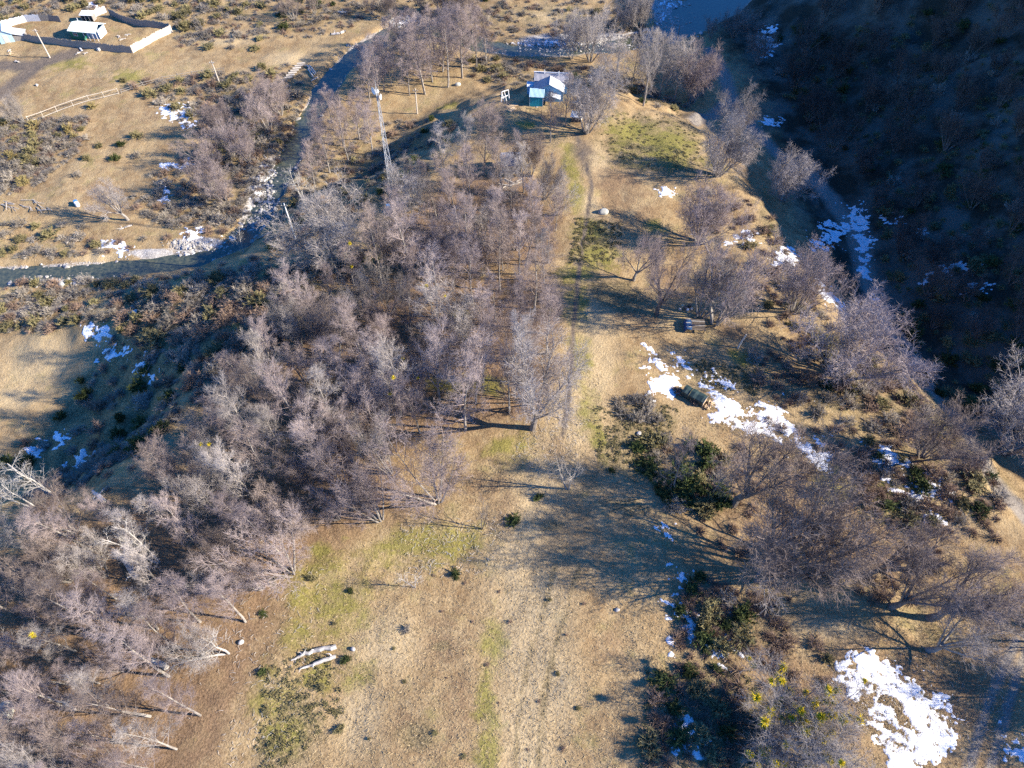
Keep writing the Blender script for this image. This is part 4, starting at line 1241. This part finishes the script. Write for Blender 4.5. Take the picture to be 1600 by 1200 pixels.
# the teal house ------------------------------------------------------------------------
p = W(838, 167)
hs = empty('house', (p[0] + .7, p[1], p[2] - .05), math.radians(-5))
tag(hs, 'teal wooden house with several tin roofs on the terrace tip', 'house')
S = 1.12
hs.scale = (.98, .74, .98)
a = Acc(); walls_mesh(a, -2.0, .5, 0, 2.2, -.8, 2.2); a.box(-1.9, .4, .12, 2.08, -.1, 0)
wing = part('front_wing', a, M['teal'], hs)
roof('roof', M['tin_blue'], hs, [(-2.2, -.3, 2.2), (.72, -.3, 2.2), (.72, 2.15, 2.95), (-2.2, 2.15, 2.95)])
boxes('corner_board', M['white_paint'], hs, (.5, .56, -.03, .12, -.5, 2.15)); boxes('corner_board', M['white_paint'], hs, (-2.06, -2.0, -.03, .1, -.5, 2.15))
door(hs, .75, 1.5, 1.9, .5, M['white_paint'], 'x')
boxes('doorstep', M['wood_pale'], hs, (-.7, -.4, -.5, -.04, -.4, .12))
a = Acc(); walls_mesh(a, -1.25, 4.3, 2.2, 6.0, -.8, 2.5)
a.poly([(-1.25, 2.2, 2.5), (4.3, 2.2, 2.5), (1.6, 2.2, 3.85), (-1.25, 2.32, 2.5), (4.3, 2.32, 2.5), (1.6, 2.32, 3.85)], [(0, 1, 2), (5, 4, 3), (0, 2, 5, 3), (1, 4, 5, 2)])
part('main_wall', a, M['teal_light'], hs)
roof('roof', M['tin_grey'], hs, [(-1.5, 6.1, 2.42), (-1.5, 1.95, 2.42), (1.6, 1.95, 3.95), (1.6, 6.1, 3.95)])  # slope away from the sun: its shade is put into a greyer tin
roof('roof', M['tin'], hs, [(4.55, 1.95, 2.42), (4.55, 6.1, 2.42), (1.6, 6.1, 3.97), (1.6, 1.95, 3.97)])
roof('porch_roof', M['tin'], hs, [(3.9, .2, 1.75), (3.9, 2.1, 1.75), (1.9, 2.1, 2.35), (1.9, .2, 2.35)])
for x_, y_ in ((3.75, .35), (1.98, .35)):
    boxes('porch_post', M['white_paint'], hs, (x_, x_ + .1, y_, y_ + .1, -.6, 1.72))
window(hs, 2.4, 3.5, 1.0, 1.9, 2.2)
a = Acc(); walls_mesh(a, -1.4, 5.0, 6.0, 8.8, -.8, 2.9)
for x_ in (-1.4, 4.88):
    a.poly([(x_, 6.0, 2.9), (x_, 8.8, 2.9), (x_, 7.4, 3.9), (x_ + .12, 6.0, 2.9), (x_ + .12, 8.8, 2.9), (x_ + .12, 7.4, 3.9)], [(0, 1, 2), (5, 4, 3), (0, 2, 5, 3), (1, 4, 5, 2)])
part('rear_wing', a, M['teal_light'], hs)
roof('roof', M['tin_grey'], hs, [(-1.6, 5.8, 2.85), (5.2, 5.8, 2.85), (5.2, 7.4, 4.0), (-1.6, 7.4, 4.0)])  # front slope's shade painted in as grey tin, paler tin behind
roof('roof', M['tin'], hs, [(5.2, 9.0, 2.85), (-1.6, 9.0, 2.85), (-1.6, 7.4, 4.02), (5.2, 7.4, 4.02)])
boxes('ridge_cap', M['white_paint'], hs, (-1.65, 5.25, 7.28, 7.52, 4.0, 4.1))
a = Acc(); walls_mesh(a, -2.8, -1.4, 5.2, 6.6, -.6, 1.9)
part('annex', a, M['teal_light'], hs)
roof('annex_roof', M['tin'], hs, [(-2.95, 5.05, 1.88), (-1.35, 5.05, 1.88), (-1.35, 6.75, 2.25), (-2.95, 6.75, 2.25)])
for x_, y_, z_ in ((.4, 7.2, 3.6), (3.2, 7.0, 3.5)):
    a = Acc(); a.tube([(x_, y_, z_), (x_, y_, z_ + .95)], (.08, .08), 8)
    c_ = part('chimney', a, M['white_paint'], hs)
    a = Acc(); a.tube([(x_, y_, z_ + .95), (x_, y_, z_ + 1.07)], (.14, .05), 8)
    part('chimney_cap', a, M['steel'], c_)

# hutch right of the house
p = W(900, 191)
ht = tag(empty('hutch', tuple(p), math.radians(-12)), 'small white-roofed hutch under the bare trees by the teal house', 'hutch')
a = Acc(); walls_mesh(a, -.9, .9, 0, 1.3, -.3, 1.1, .08); part('wall', a, M['wood_dark'], ht)
boxes('end_panel', M['white_paint'], ht, (.9, .95, .05, 1.25, -.2, 1.05))
roof('roof', M['tin'], ht, [(-1.1, -.2, 1.12), (1.15, -.2, 1.12), (1.15, 1.45, 1.4), (-1.1, 1.45, 1.4)])

# grey shed in the trees
p = W(800, 272)
sh = tag(empty('shed', tuple(p), math.radians(6)), 'grey-roofed shed half hidden in the upper wood', 'shed')
a = Acc(); walls_mesh(a, -1.6, 1.6, 0, 2.6, -.4, 1.9); part('wall', a, M['wood_grey'], sh)
roof('roof', M['tin_grey'], sh, [(-1.8, -.25, 1.9), (1.8, -.25, 1.9), (1.8, 2.8, 2.5), (-1.8, 2.8, 2.5)])
door(sh, .1, .9, 1.7, 0, M['wood_pale'])
for i, (px, py) in enumerate(((796, 284), (806, 288), (790, 290), (783, 296), (812, 282))):
    p = W(px, py); a = Acc(); rng = random.Random(i)
    az = rng.random() * 3; L = rng.uniform(.7, 1.2)
    a.tube([(-L * math.cos(az), -L * math.sin(az), .12), (L * math.cos(az), L * math.sin(az), .16)], (.13, .11), 7)
    tag(obj('log', a.mesh('log', M['wood_pale']), None, tuple(p)), ('third', 'fourth', 'second', 'first', 'fifth')[i] + ' pale cut log from left, before the grey-roofed shed', 'log', 'logs by the grey shed')

# the farm yard ---------------------------------------------------------------------------
p = W(132, 63)
cb = tag(empty('cabin', tuple(p), math.radians(-10)), 'green cabin with pale mint tin roof in the fenced yard', 'cabin')
a = Acc(); walls_mesh(a, -3.0, 0.2, 0, 4.0, -.4, 2.1); part('wall', a, M['green_paint'], cb)
a = Acc(); walls_mesh(a, .2, 3.6, 1.0, 4.0, -.4, 2.1); part('porch_wall', a, M['teal_light'], cb)
roof('roof', M['tin_mint'], cb, [(-3.3, -.3, 2.12), (4.0, -.3, 2.12), (3.7, 2.1, 3.1), (-3.0, 2.1, 3.1)], [(4.0, 4.5, 2.12), (-3.3, 4.5, 2.12), (-3.0, 2.1, 3.12), (3.7, 2.1, 3.12)])
for x_ in (.5, 1.6, 2.7, 3.7):
    boxes('porch_post', M['white_paint'], cb, (x_, x_ + .1, -.1, 0, -.3, 2.1))
door(cb, 1.5, 2.3, 1.9, 1.0, M['white_paint'])
window(cb, -2.2, -1.1, .9, 1.7, 0)
boxes('gable_panel', M['white_paint'], cb, (3.6, 3.66, 1.0, 4.0, -.3, 2.08))
a = Acc(); a.tube([(-1.5, 2.6, 2.7), (-1.5, 2.6, 3.9)], (.09, .09), 8); part('chimney', a, M['steel'], cb)

p = W(138, 34)
s2 = tag(empty('shed', tuple(p), math.radians(-6)), 'little open shed behind the green cabin', 'shed')
a = Acc(); a.box(-1.5, 1.5, 1.5, 1.6, -.3, 1.5); a.box(-1.5, -1.4, 0, 1.5, -.3, 1.5); a.box(1.4, 1.5, 0, 1.5, -.3, 1.6); part('wall', a, M['wood_grey'], s2)
roof('roof', M['tin'], s2, [(-1.7, -.2, 1.55), (1.7, -.2, 1.65), (1.7, 1.8, 1.95), (-1.7, 1.8, 1.85)])
for x_ in (-.5, .5):
    boxes('front_post', M['wood_pale'], s2, (x_, x_ + .12, 0, .12, -.3, 1.55))

p = W(12, 67)
s3 = tag(empty('barn', tuple(p), math.radians(24)), 'blue-grey roofed barn with pale front at the left border', 'barn')
a = Acc(); walls_mesh(a, -1.4, 1.6, 0, 3.6, -.5, 2.0)
a.poly([(-1.4, 0, 2.0), (1.6, 0, 2.0), (.1, 0, 2.9), (-1.4, .12, 2.0), (1.6, .12, 2.0), (.1, .12, 2.9)], [(0, 1, 2), (5, 4, 3), (0, 2, 5, 3), (1, 4, 5, 2)])
part('wall', a, M['tin_blue'], s3)
roof('roof', M['tin_grey'], s3, [(-1.7, 3.9, 1.9), (-1.7, -.3, 1.9), (.1, -.3, 3.0), (.1, 3.9, 3.0)])  # shade of the left slope coloured in with darker tin than the right
roof('roof', M['tin_blue'], s3, [(1.9, -.3, 1.9), (1.9, 3.9, 1.9), (.1, 3.9, 3.02), (.1, -.3, 3.02)])
door(s3, -.4, .6, 1.8, 0, M['wood_pale'])
p = W(31, 64)
s4 = tag(empty('lean_to', tuple(p), math.radians(14)), 'white tin lean-to joined to the yard fence beside the barn', 'lean-to')
a = Acc(); walls_mesh(a, -1.3, 1.3, 0, 2.6, -.4, 1.3); part('wall', a, M['wood_grey'], s4)
roof('roof', M['tin'], s4, [(1.5, -.2, 1.25), (1.5, 2.8, 1.25), (-1.5, 2.8, 2.1), (-1.5, -.2, 2.1)])


def run_of(pts, step):
    """points at equal steps along a ground line given in photo pixels"""
    w = [W(*q) for q in pts]
    out = []
    for i in range(len(w) - 1):
        L = np.linalg.norm(w[i + 1][:2] - w[i][:2]); n = max(1, int(L / step))
        for j in range(n):
            q = w[i] + (w[i + 1] - w[i]) * j / n
            out.append(np.array([q[0], q[1], float(gh(q[0], q[1]))]))
    out.append(w[-1])
    return out


def plank_fence(label, runs, hgt, group=None):
    root = tag(empty('plank_fence', tuple(W(*runs[0][0][0]))), label, 'fence', group)
    o0 = root.location
    rng = random.Random(len(label))
    for pts, mat in runs:
        a = Acc()
        rs = run_of(pts, .2)
        for i in range(len(rs) - 1):
            p0, p1 = rs[i], rs[i + 1]
            d = p1 - p0; d[2] = 0; L = np.linalg.norm(d); d /= L
            n = np.array([-d[1], d[0], 0]) * .02
            q0, q1 = p0 + d * .008, p1 - d * .008
            h0 = hgt * rng.uniform(.9, 1.08)
            b = [tuple(np.array(q) - np.array(o0)) for q in (q0 - n, q1 - n, q1 + n, q0 + n)]
            a.poly([(x, y, z - .2) for x, y, z in b] + [(x, y, z + h0) for x, y, z in b], [(3, 2, 1, 0), (4, 5, 6, 7), (0, 1, 5, 4), (1, 2, 6, 5), (2, 3, 7, 6), (3, 0, 4, 7)])
        tag(part('plank_row', a, M[mat], root), None, None, None, 'stuff')
        rail = Acc()
        w = run_of(pts, 2.4)
        for i in range(len(w) - 1):
            for z in (.4, 1.1):
                rail.tube([tuple(w[i] - np.array(o0) + np.array([.06, .06, z])), tuple(w[i + 1] - np.array(o0) + np.array([.06, .06, z]))], (.05, .05), 4)
        part('rail', rail, M['wood_grey'], root)
    return root


plank_fence('long plank fence round the front and right side of the yard with the green cabin', [([(40, 63), (95, 71), (150, 77), (207, 83)], 'wood_grey'), ([(208, 83), (238, 66), (270, 50)], 'wood_pale'), ([(268, 48), (232, 42), (195, 35), (172, 24)], 'wood_grey')], 1.7)  # plank colours carry the light: grey on shaded runs, pale on the sunlit one
plank_fence('curved pale plank fence at the back of the yard behind the barn', [([(-6, 46), (20, 40), (42, 34), (64, 33)], 'white_paint'), ([(64, 33), (80, 33), (96, 35)], 'wood_grey')], 1.6)
plank_fence('short bright plank fence at the back right of the green cabin', [([(150, 26), (158, 22), (167, 19)], 'white_paint')], 1.5)


def rail_fence(label, pts, hgt, step, mat, rails, post_r=.07, group=None, jit=0.0):
    w = run_of(pts, step)
    root = tag(empty('rail_fence', tuple(w[0])), label, 'fence', group)
    o0 = np.array(root.location); rng = random.Random(int(pts[0][0]))
    tops = []
    pm = None
    for i, q in enumerate(w):
        a = Acc(); t = np.array([rng.gauss(0, jit), rng.gauss(0, jit), 0])
        tops.append((q - o0, t))
        if pm is None:
            a.tube([(0, 0, -.3), (0, 0, hgt + .12)], (post_r, post_r * .9), 6); pm = a.mesh('post', M[mat])
        obj('post', pm, root, tuple(q - o0), (t[1], t[0], 0))
    for i in range(len(tops) - 1):
        for z in rails:
            a = Acc(); z0, z1 = z + rng.gauss(0, jit * .5), z + rng.gauss(0, jit * .5)
            a.tube([tuple(tops[i][0] + np.array([0, -.09, z0])), tuple(tops[i + 1][0] + np.array([0, -.09, z1]))], (.055, .048), 5)
            part('rail', a, M[mat], root)
    return root


rail_fence('pale two-rail wooden fence across the meadow below the yard', [(46, 191), (90, 175), (140, 158), (186, 147)], 1.35, 2.6, 'wood_pale', (.25, 1.3), .055)
rail_fence('rough grey log fence running into the thicket right of the rail fence', [(190, 146), (225, 134), (255, 126), (300, 118), (350, 112)], 1.0, 2.2, 'wood_grey', (.35, .85), .07, None, .12)
rail_fence('row of dark fence posts before the teal house', [(822, 176), (828, 176), (836, 178), (846, 181)], 1.1, 1.1, 'wood_dark', (.9,), .05)
p = W(790, 158)
gt = tag(empty('gate_frame', tuple(p), math.radians(25)), 'white leaning wooden gate frame left of the teal house', 'gate')
for q0, q1 in (((-.9, 0, 0), (-.6, .3, 2.0)), ((.2, 0, 0), (-.1, .3, 1.9)), ((-.6, .3, 1.95), (.8, .5, 1.9)), ((-.85, .05, .8), (.6, .3, .9)), ((.9, .2, 0), (.8, .5, 1.95)), ((-.2, 0, 0), (-.7, .3, 1.9))):
    a = Acc(); a.tube([q0, q1], (.09, .08), 5); part('beam', a, M['white_paint'], gt)
for i, (px, py) in enumerate(((798, 168), (803, 165), (800, 172))):
    p = W(px, py); a = Acc()
    for j in range(5):
        a.tube([(-.8, .18 * j - .4, .1 + .02 * j), (.8, .18 * j - .4, .12)], (.09, .08), 5)
    tag(obj('lumber', a.mesh('lumber', M['wood_cut']), None, tuple(p), (0, 0, .4 * i)), ('left', 'right', 'lowest')[i] + ' tawny stack of boards before the white gate frame', 'lumber', 'boards by the gate frame')

# utility poles -----------------------------------------------------------------------
for (bx_, by_, hp, tip, lb, mat) in ((78, 90, 41, -.01, 'pale utility pole in front of the yard fence', 'wood_pale'), (344, 132, 34, -.03, 'pale utility pole in the thicket across the river', 'wood_pale'), (462, 373, 53, -.02, 'white utility pole beside the dark pool of the river', 'white_paint'),
                                     (652, 178, 36, .03, 'pale utility pole on the grass below the stand of trees', 'wood_pale'), (1152, 544, 22, .18, 'thin pale post leaning by the bushes below the blue-covered bench', 'wood_pale'), (1058, 64, 22, 0.0, 'dark post in the shade at the gravel bank', 'wood_grey')):
    p = W(bx_, by_); hg = hp / ppm(p)[1]
    root = tag(empty('utility_pole' if hp > 30 else 'post', tuple(p)), lb, 'pole')
    a = Acc(); a.tube([(0, 0, -.4), (tip * hg * .5, 0, hg * .5), (tip * hg, 0, hg)], (.15, .13, .10), 8); part('shaft', a, M[mat], root)
    if hp > 30:
        boxes('crossarm', M['wood_grey'], root, (tip * hg - .55, tip * hg + .55, -.16, -.1, hg - .42, hg - .32))
        for x_ in (-.45, .45):
            a = Acc(); a.tube([(tip * hg + x_, -.13, hg - .32), (tip * hg + x_, -.13, hg - .14)], (.04, .03), 6); part('insulator', a, M['dish'], root)

# lattice mast ------------------------------------------------------------------------
p = W(617, 322)
ms = tag(empty('lattice_mast', tuple(p), math.radians(20)), 'tall galvanised lattice mast with white dishes at its top', 'mast')
HM = 156 / ppm(p)[1]
w0, w1 = .7, .11


def leg(i, z):
    t = z / HM; w = w0 * (1 - t) + w1 * t
    an = math.radians(90 + 120 * i)
    return (w * math.cos(an), w * math.sin(an), z)


for i in range(3):
    a = Acc(); a.tube([leg(i, -.3), leg(i, HM)], (.05, .038), 6); part('leg', a, M['steel'], ms)
nb = 18
for i in range(3):
    a = Acc()
    for j in range(nb):
        z0, z1 = HM * j / nb, HM * (j + 1) / nb
        a.tube([leg(i, z0), leg((i + 1) % 3, z1)] if j % 2 else [leg((i + 1) % 3, z0), leg(i, z1)], (.02, .02), 4)
        a.tube([leg(i, z1), leg((i + 1) % 3, z1)], (.018, .018), 4)
    part('bracing', a, M['steel'], ms)
for ang, z, r in ((200, HM - .3, .55), (330, HM - 1.4, .42), (80, HM - .9, .36)):
    a = Acc(); n = 14; ca, sa = math.cos(math.radians(ang)), math.sin(math.radians(ang))
    ring = lambda rr, off: [(ca * (.35 + off) - sa * rr * math.cos(t), sa * (.35 + off) + ca * rr * math.cos(t), z + rr * math.sin(t)) for t in np.linspace(0, 2 * math.pi, n, endpoint=False)]
    b0 = ring(r, .16) + ring(r * .6, .04) + [(ca * .35, sa * .35, z)] + ring(r, .13) + [(ca * .3, sa * .3, z)]
    fs = [(i, (i + 1) % n, n + (i + 1) % n, n + i) for i in range(n)] + [(n + i, n + (i + 1) % n, 2 * n) for i in range(n)] + [(2 * n + 1 + i, 3 * n + 1, 2 * n + 1 + (i + 1) % n) for i in range(n)] + [(i, 2 * n + 1 + i, 2 * n + 1 + (i + 1) % n, (i + 1) % n) for i in range(n)]
    a.poly(b0, fs); dish = part('dish', a, M['dish'], ms)
    a = Acc(); a.tube([(0, 0, z), (ca * .32, sa * .32, z)], (.05, .05), 6); part('arm', a, M['steel'], dish)
a = Acc(); a.tube([(0, 0, HM - .2), (0, 0, HM + 1.2)], (.035, .02), 6); part('antenna', a, M['steel'], ms)
boxes('equipment_box', M['plastic_blue'], ms, (-1.5, -.9, -1.2, -.6, -.2, 1.3))

# woodpile under its tarpaulin ----------------------------------------------------------
p = W(1084, 622)
wp = tag(empty('woodpile', tuple(p), math.radians(-37)), 'long woodpile under a dark green tarpaulin cover, beside the snow', 'woodpile')
wp.location.z -= .05
wp.scale = (.7, .76, .76)
LW = 2.35
a = Acc()
prof = [(-1.0, .12), (-1.0, .7), (-.98, 1.18), (-.9, 1.34), (-.05, 1.62), (.08, 1.62), (.9, 1.38), (.99, 1.2), (1.02, .7), (1.0, .35)]
rng = random.Random(4)
nn = 9
grid = []
for j in range(nn):
    x_ = -LW + 2 * LW * j / (nn - 1)
    sag = .07 * math.sin(j * 2.1)
    grid.append([(x_, y_ + rng.gauss(0, .02), z_ + sag * (z_ > 1) + rng.gauss(0, .02)) for y_, z_ in prof])
m_ = len(prof)
pts_ = [q for g_ in grid for q in g_] + [(q[0], q[1] * .97, q[2] - .04) for g_ in grid for q in g_]
fs = []
for j in range(nn - 1):
    for i in range(m_ - 1):
        b = j * m_ + i
        fs.append((b, b + 1, b + m_ + 1, b + m_)); b2 = b + nn * m_; fs.append((b2, b2 + m_, b2 + m_ + 1, b2 + 1))
a.poly(pts_, fs)
tp = part('tarpaulin', a, M['tarp_green'], wp)
for x_, mt_ in ((-.85, 'shrub_olive'), (LW - .06, 'tin_grey')):
    a = Acc(); a.tube([(x_, q[0], q[1] + .03) for q in prof], [.035] * m_, 5, False); part('strap', a, M[mt_], tp)
lm = Acc(); lm.tube([(0, -.85, 0), (0, .85, 0)], (.13, .13), 7); lme = lm.mesh('log', M['wood_cut'])
for j in range(4):
    for i in range(15):
        obj('log', lme, wp, (-LW + .3 + i * .3 + rng.gauss(0, .02), rng.gauss(0, .03), .12 + .27 * j), (rng.gauss(0, .03), 0, rng.gauss(0, .04)), (1, 1, 1))
for i in range(34):
    t = rng.random()
    obj('log', lme, wp, (LW + .25 + rng.random() * 1.1, rng.uniform(-.7, .9), .1 + .55 * (1 - t) * rng.random()), (rng.gauss(0, .3), rng.gauss(0, .3), rng.random() * 3), (.9, .35, .9))

# blue-covered slatted bench ------------------------------------------------------------
p = W(1084, 522)
bn = tag(empty('slatted_bench', tuple(p), math.radians(-4)), 'dark slatted wooden bench table with a blue sheet at one end', 'bench')
for j in range(8):
    boxes('slat', M['wood_grey'] if j in (3, 6) else M['wood_dark'], bn, (-.45, 1.55, .05 + .27 * j, .05 + .27 * j + .19, .82 + .01 * (j % 2), .88 + .01 * (j % 2)))
for x_ in (-.3, 1.35):
    for y_ in (.15, 1.95):
        boxes('leg', M['wood_dark'], bn, (x_, x_ + .12, y_, y_ + .12, -.2, .82))
boxes('beam', M['wood_dark'], bn, (-.32, -.2, .05, 2.2, .7, .818)); boxes('beam', M['wood_dark'], bn, (1.37, 1.49, .05, 2.2, .7, .818))
a = Acc()
gx = [(-1.4, .12), (-1.32, .7), (-1.1, .93), (-.75, .95), (-.4, .93), (-.33, .55)]
pts_ = []; fs = []
for j in range(9):
    for i, (x_, z_) in enumerate(gx):
        pts_.append((x_ + .05 * math.sin(j * 1.7 + i), .02 + .26 * j, z_ + .035 * math.sin(j * 2.3 + i)))
nq = len(pts_); pts_ += [(q[0], q[1], q[2] - .03) for q in pts_]
for j in range(8):
    for i in range(5):
        b = j * 6 + i; fs.append((b, b + 1, b + 7, b + 6)); fs.append((b + nq, b + 6 + nq, b + 7 + nq, b + 1 + nq))
a.poly(pts_, fs); part('sheet', a, M['tarp_blue'], bn)
for j in (0.4, 1.2, 1.9):
    a = Acc(); a.box(-1.2, -.5, j, j + .12, .99, 1.03); part('batten', a, M['wood_pale'], bn)

# chopping spot: cut rounds in the tawny clearing
for i, (px, py, mt_, s_) in enumerate(((1066, 480, 'wood_cut', .26), (1071, 483, 'wood_dark', .3), (1077, 479, 'wood_dark', .26), (1074, 485, 'white_paint', .2), (1080, 484, 'wood_pale', .22), (1062, 484, 'wood_pale', .2))):
    p = W(px, py); a = Acc(); a.tube([(0, 0, -.05), (0, 0, s_ * 1.6)], (s_, s_ * .95), 9)
    tag(obj('log_round', a.mesh('log_round', M[mt_]), None, tuple(p), (.05 * i, .04, 0)), ('tawny', 'dark', 'blackened', 'white', 'pale upright', 'small pale')[i] + ' cut log round on the tawny clearing above the bench', 'log')

# fallen bleached logs ----------------------------------------------------------------
def fallen(pts, radii, label, mat='deadwood', stubs=3, cat='log'):
    w = [W(*q) for q in pts]
    o0 = w[0]
    root = tag(empty('fallen_log', tuple(o0)), label, cat)
    rng = random.Random(int(pts[0][0] + pts[0][1]))
    a = Acc()
    line_ = []; rr = []
    for i in range(len(w) - 1):
        for t in np.linspace(0, 1, 4, endpoint=False):
            q = w[i] * (1 - t) + w[i + 1] * t
            r = radii[i] * (1 - t) + radii[i + 1] * t
            line_.append((q[0] - o0[0] + rng.gauss(0, .05), q[1] - o0[1] + rng.gauss(0, .05), float(gh(q[0], q[1])) - o0[2] + r * .7 + .04)); rr.append(r * rng.uniform(.9, 1.1))
    line_.append((w[-1][0] - o0[0], w[-1][1] - o0[1], w[-1][2] - o0[2] + radii[-1])); rr.append(radii[-1])
    a.tube(line_, rr, 8); part('stem', a, M[mat], root, False)
    for _ in range(stubs):
        k0 = rng.randrange(1, len(line_) - 1); b = line_[k0]
        az = rng.random() * 6.28; L = rng.uniform(.4, 1.1)
        s_ = Acc(); s_.tube([b, (b[0] + L * .6 * math.cos(az), b[1] + L * .6 * math.sin(az), b[2] + L * .35), (b[0] + L * math.cos(az + .3), b[1] + L * math.sin(az + .3), b[2] + L * .4)], (rr[k0] * .5, rr[k0] * .3, .02), 5)
        part('branch_stub', s_, M[mat], root)
    return root


fallen([(526, 1012), (500, 1016), (478, 1022), (455, 1032)], (.27, .25, .2, .08), 'upper of two bleached split logs lying on the grass')
fallen([(525, 1026), (505, 1034), (488, 1040), (468, 1046)], (.2, .24, .17, .07), 'lower of two bleached split logs lying on the grass')
fallen([(262, 1044), (242, 1034), (222, 1026), (205, 1018)], (.34, .3, .24, .12), 'pale thick broken log lying in the lower left wood', 'deadwood')
fallen([(214, 905), (200, 885), (186, 866)], (.32, .28, .16), 'pale splintered log in the upper part of the lower wood')
fallen([(164, 786), (154, 776), (146, 768)], (.3, .3, .16), 'short yellowish-white stump log at the edge of the blue shade')
fallen([(120, 1110), (100, 1098), (70, 1088)], (.16, .12, .06), 'thin white fallen branch in the lower left corner')
fallen([(1290, 862), (1300, 855), (1306, 850)], (.12, .1, .05), 'short white branch among the fan-shaped trees')
fallen([(1010, 48), (990, 53), (972, 57)], (.3, .26, .2), 'pale driftwood trunk lying across the gravel bank')
fallen([(540, 50), (530, 54), (518, 55)], (.3, .3, .2), 'white driftwood log on the meadow across the river')
fallen([(528, 20), (536, 21), (544, 20)], (.3, .25, .2), 'pale driftwood at the meadow edge near the top')
fallen([(208, 352), (196, 356), (186, 360)], (.16, .14, .06), 'white stick lying by the lone leaning tree')
fallen([(112, 373), (108, 378), (104, 382)], (.14, .12, .05), 'short white stick on the valley meadow')
fallen([(424, 365), (408, 372), (396, 378)], (.22, .18, .1), 'fallen trunk across the dark river pool', 'bark')

# pile of white sticks on the meadow
p0 = W(45, 322)
pl = tag(empty('brush_pile', tuple(p0)), 'pile of bleached sticks on the meadow at the left border', 'brush pile')
rng = random.Random(9)
for i in range(22):
    x_, y_ = rng.uniform(-4.2, 4.5), rng.uniform(-1.6, 1.6)
    az = rng.gauss(-.5, .25); L = rng.uniform(.8, 1.8)
    z_ = float(gh(p0[0] + x_, p0[1] + y_)) - p0[2]
    a = Acc(); a.tube([(x_ - L * math.cos(az), y_ - L * math.sin(az), z_ + .1), (x_ + L * math.cos(az), y_ + L * math.sin(az), z_ + .3 + rng.random() * .3)], (.07, .04), 5); part('stick', a, M['wood_pale'], pl)

# blue and white feed trough
p = W(122, 322)
tr = tag(empty('feed_drum', tuple(p)), 'blue and white feed drum standing on the valley meadow', 'drum')
a = Acc(); a.tube([(0, 0, 0), (0, 0, .12), (0, 0, .8), (0, 0, .9)], (.36, .4, .4, .36), 12); part('body', a, M['white_paint'], tr)
a = Acc(); a.tube([(-.4, .55, 0), (-.4, .55, .85)], (.36, .36), 12); part('side_drum', a, M['plastic_blue'], tr)

# log crib at the far bank
p0 = W(462, 116)
cr = tag(empty('log_crib', tuple(p0)), 'pale log bridge abutment on the far river bank', 'abutment')
rng = random.Random(2)


def loc_(px, py, z=0.0):
    q = W(px, py) - p0
    return (q[0], q[1], q[2] + z)


for i in range(7):
    t = i / 6
    c_ = loc_(471 - 20 * t, 103 + 22 * t)
    a = Acc(); a.tube([(c_[0] - .9, c_[1], c_[2] + .5), (c_[0] + .9, c_[1] + .3, c_[2] + .55)], (.22, .2), 7); part('log', a, M['wood_pale'], cr)
for (x0, y0, x1, y1) in ((470, 102, 482, 105), (480, 104, 492, 118), (484, 104, 494, 116), (482, 110, 490, 122), (487, 128, 497, 122)):
    b, e = loc_(x0, y0, .3), loc_(x1, y1, .25)
    a = Acc(); a.tube([b, e], (.16, .14), 6); part('log', a, M['wood_pale'], cr)

# loose planks and stones about the yard
for i, (px, py, mt_) in enumerate(((15, 80, 'wood_pale'), (16, 85, 'wood_cut'), (27, 97, 'wood_pale'), (122, 84, 'wood_pale'), (134, 84, 'wood_pale'), (127, 78, 'white_paint'), (58, 134, 'stone'), (155, 79, 'stone'), (192, 62, 'wood_pale'), (200, 55, 'wood_pale'), (186, 58, 'wood_pale'))):
    p = W(px, py); a = Acc(); rng = random.Random(i)
    if mt_ == 'stone' or px == 155:
        s_ = .6 if px == 155 else .35
        a.rock((0, 0, s_ * .4), s_, s_, s_, rng)
        tag(obj('boulder', a.mesh('boulder', M['stone']), None, tuple(p)), 'pale boulder against the yard fence' if px == 155 else 'small white stone on the meadow before the yard', 'stone')
        continue
    for j in range(3):
        az = rng.random() * 3; L = rng.uniform(.4, .8)
        a.box(-L, L, -.1, .1, .05 + .07 * j, .11 + .07 * j, Matrix.Rotation(az, 4, 'Z'))
    tag(obj('planks', a.mesh('planks', M[mt_]), None, tuple(p)), ['upper loose boards before the barn at the left border', 'tawny loose boards before the barn at the left border', 'pale loose boards beside the dirt drive, left of the pole', 'left loose boards outside the front yard fence', 'right loose boards outside the front yard fence', 'white loose boards against the front yard fence', '', '', 'middle loose boards on the grass right of the green cabin', 'farthest loose boards on the grass right of the green cabin', 'loose boards on the grass nearest the green cabin wall'][i], 'boards', 'loose boards at the yard')
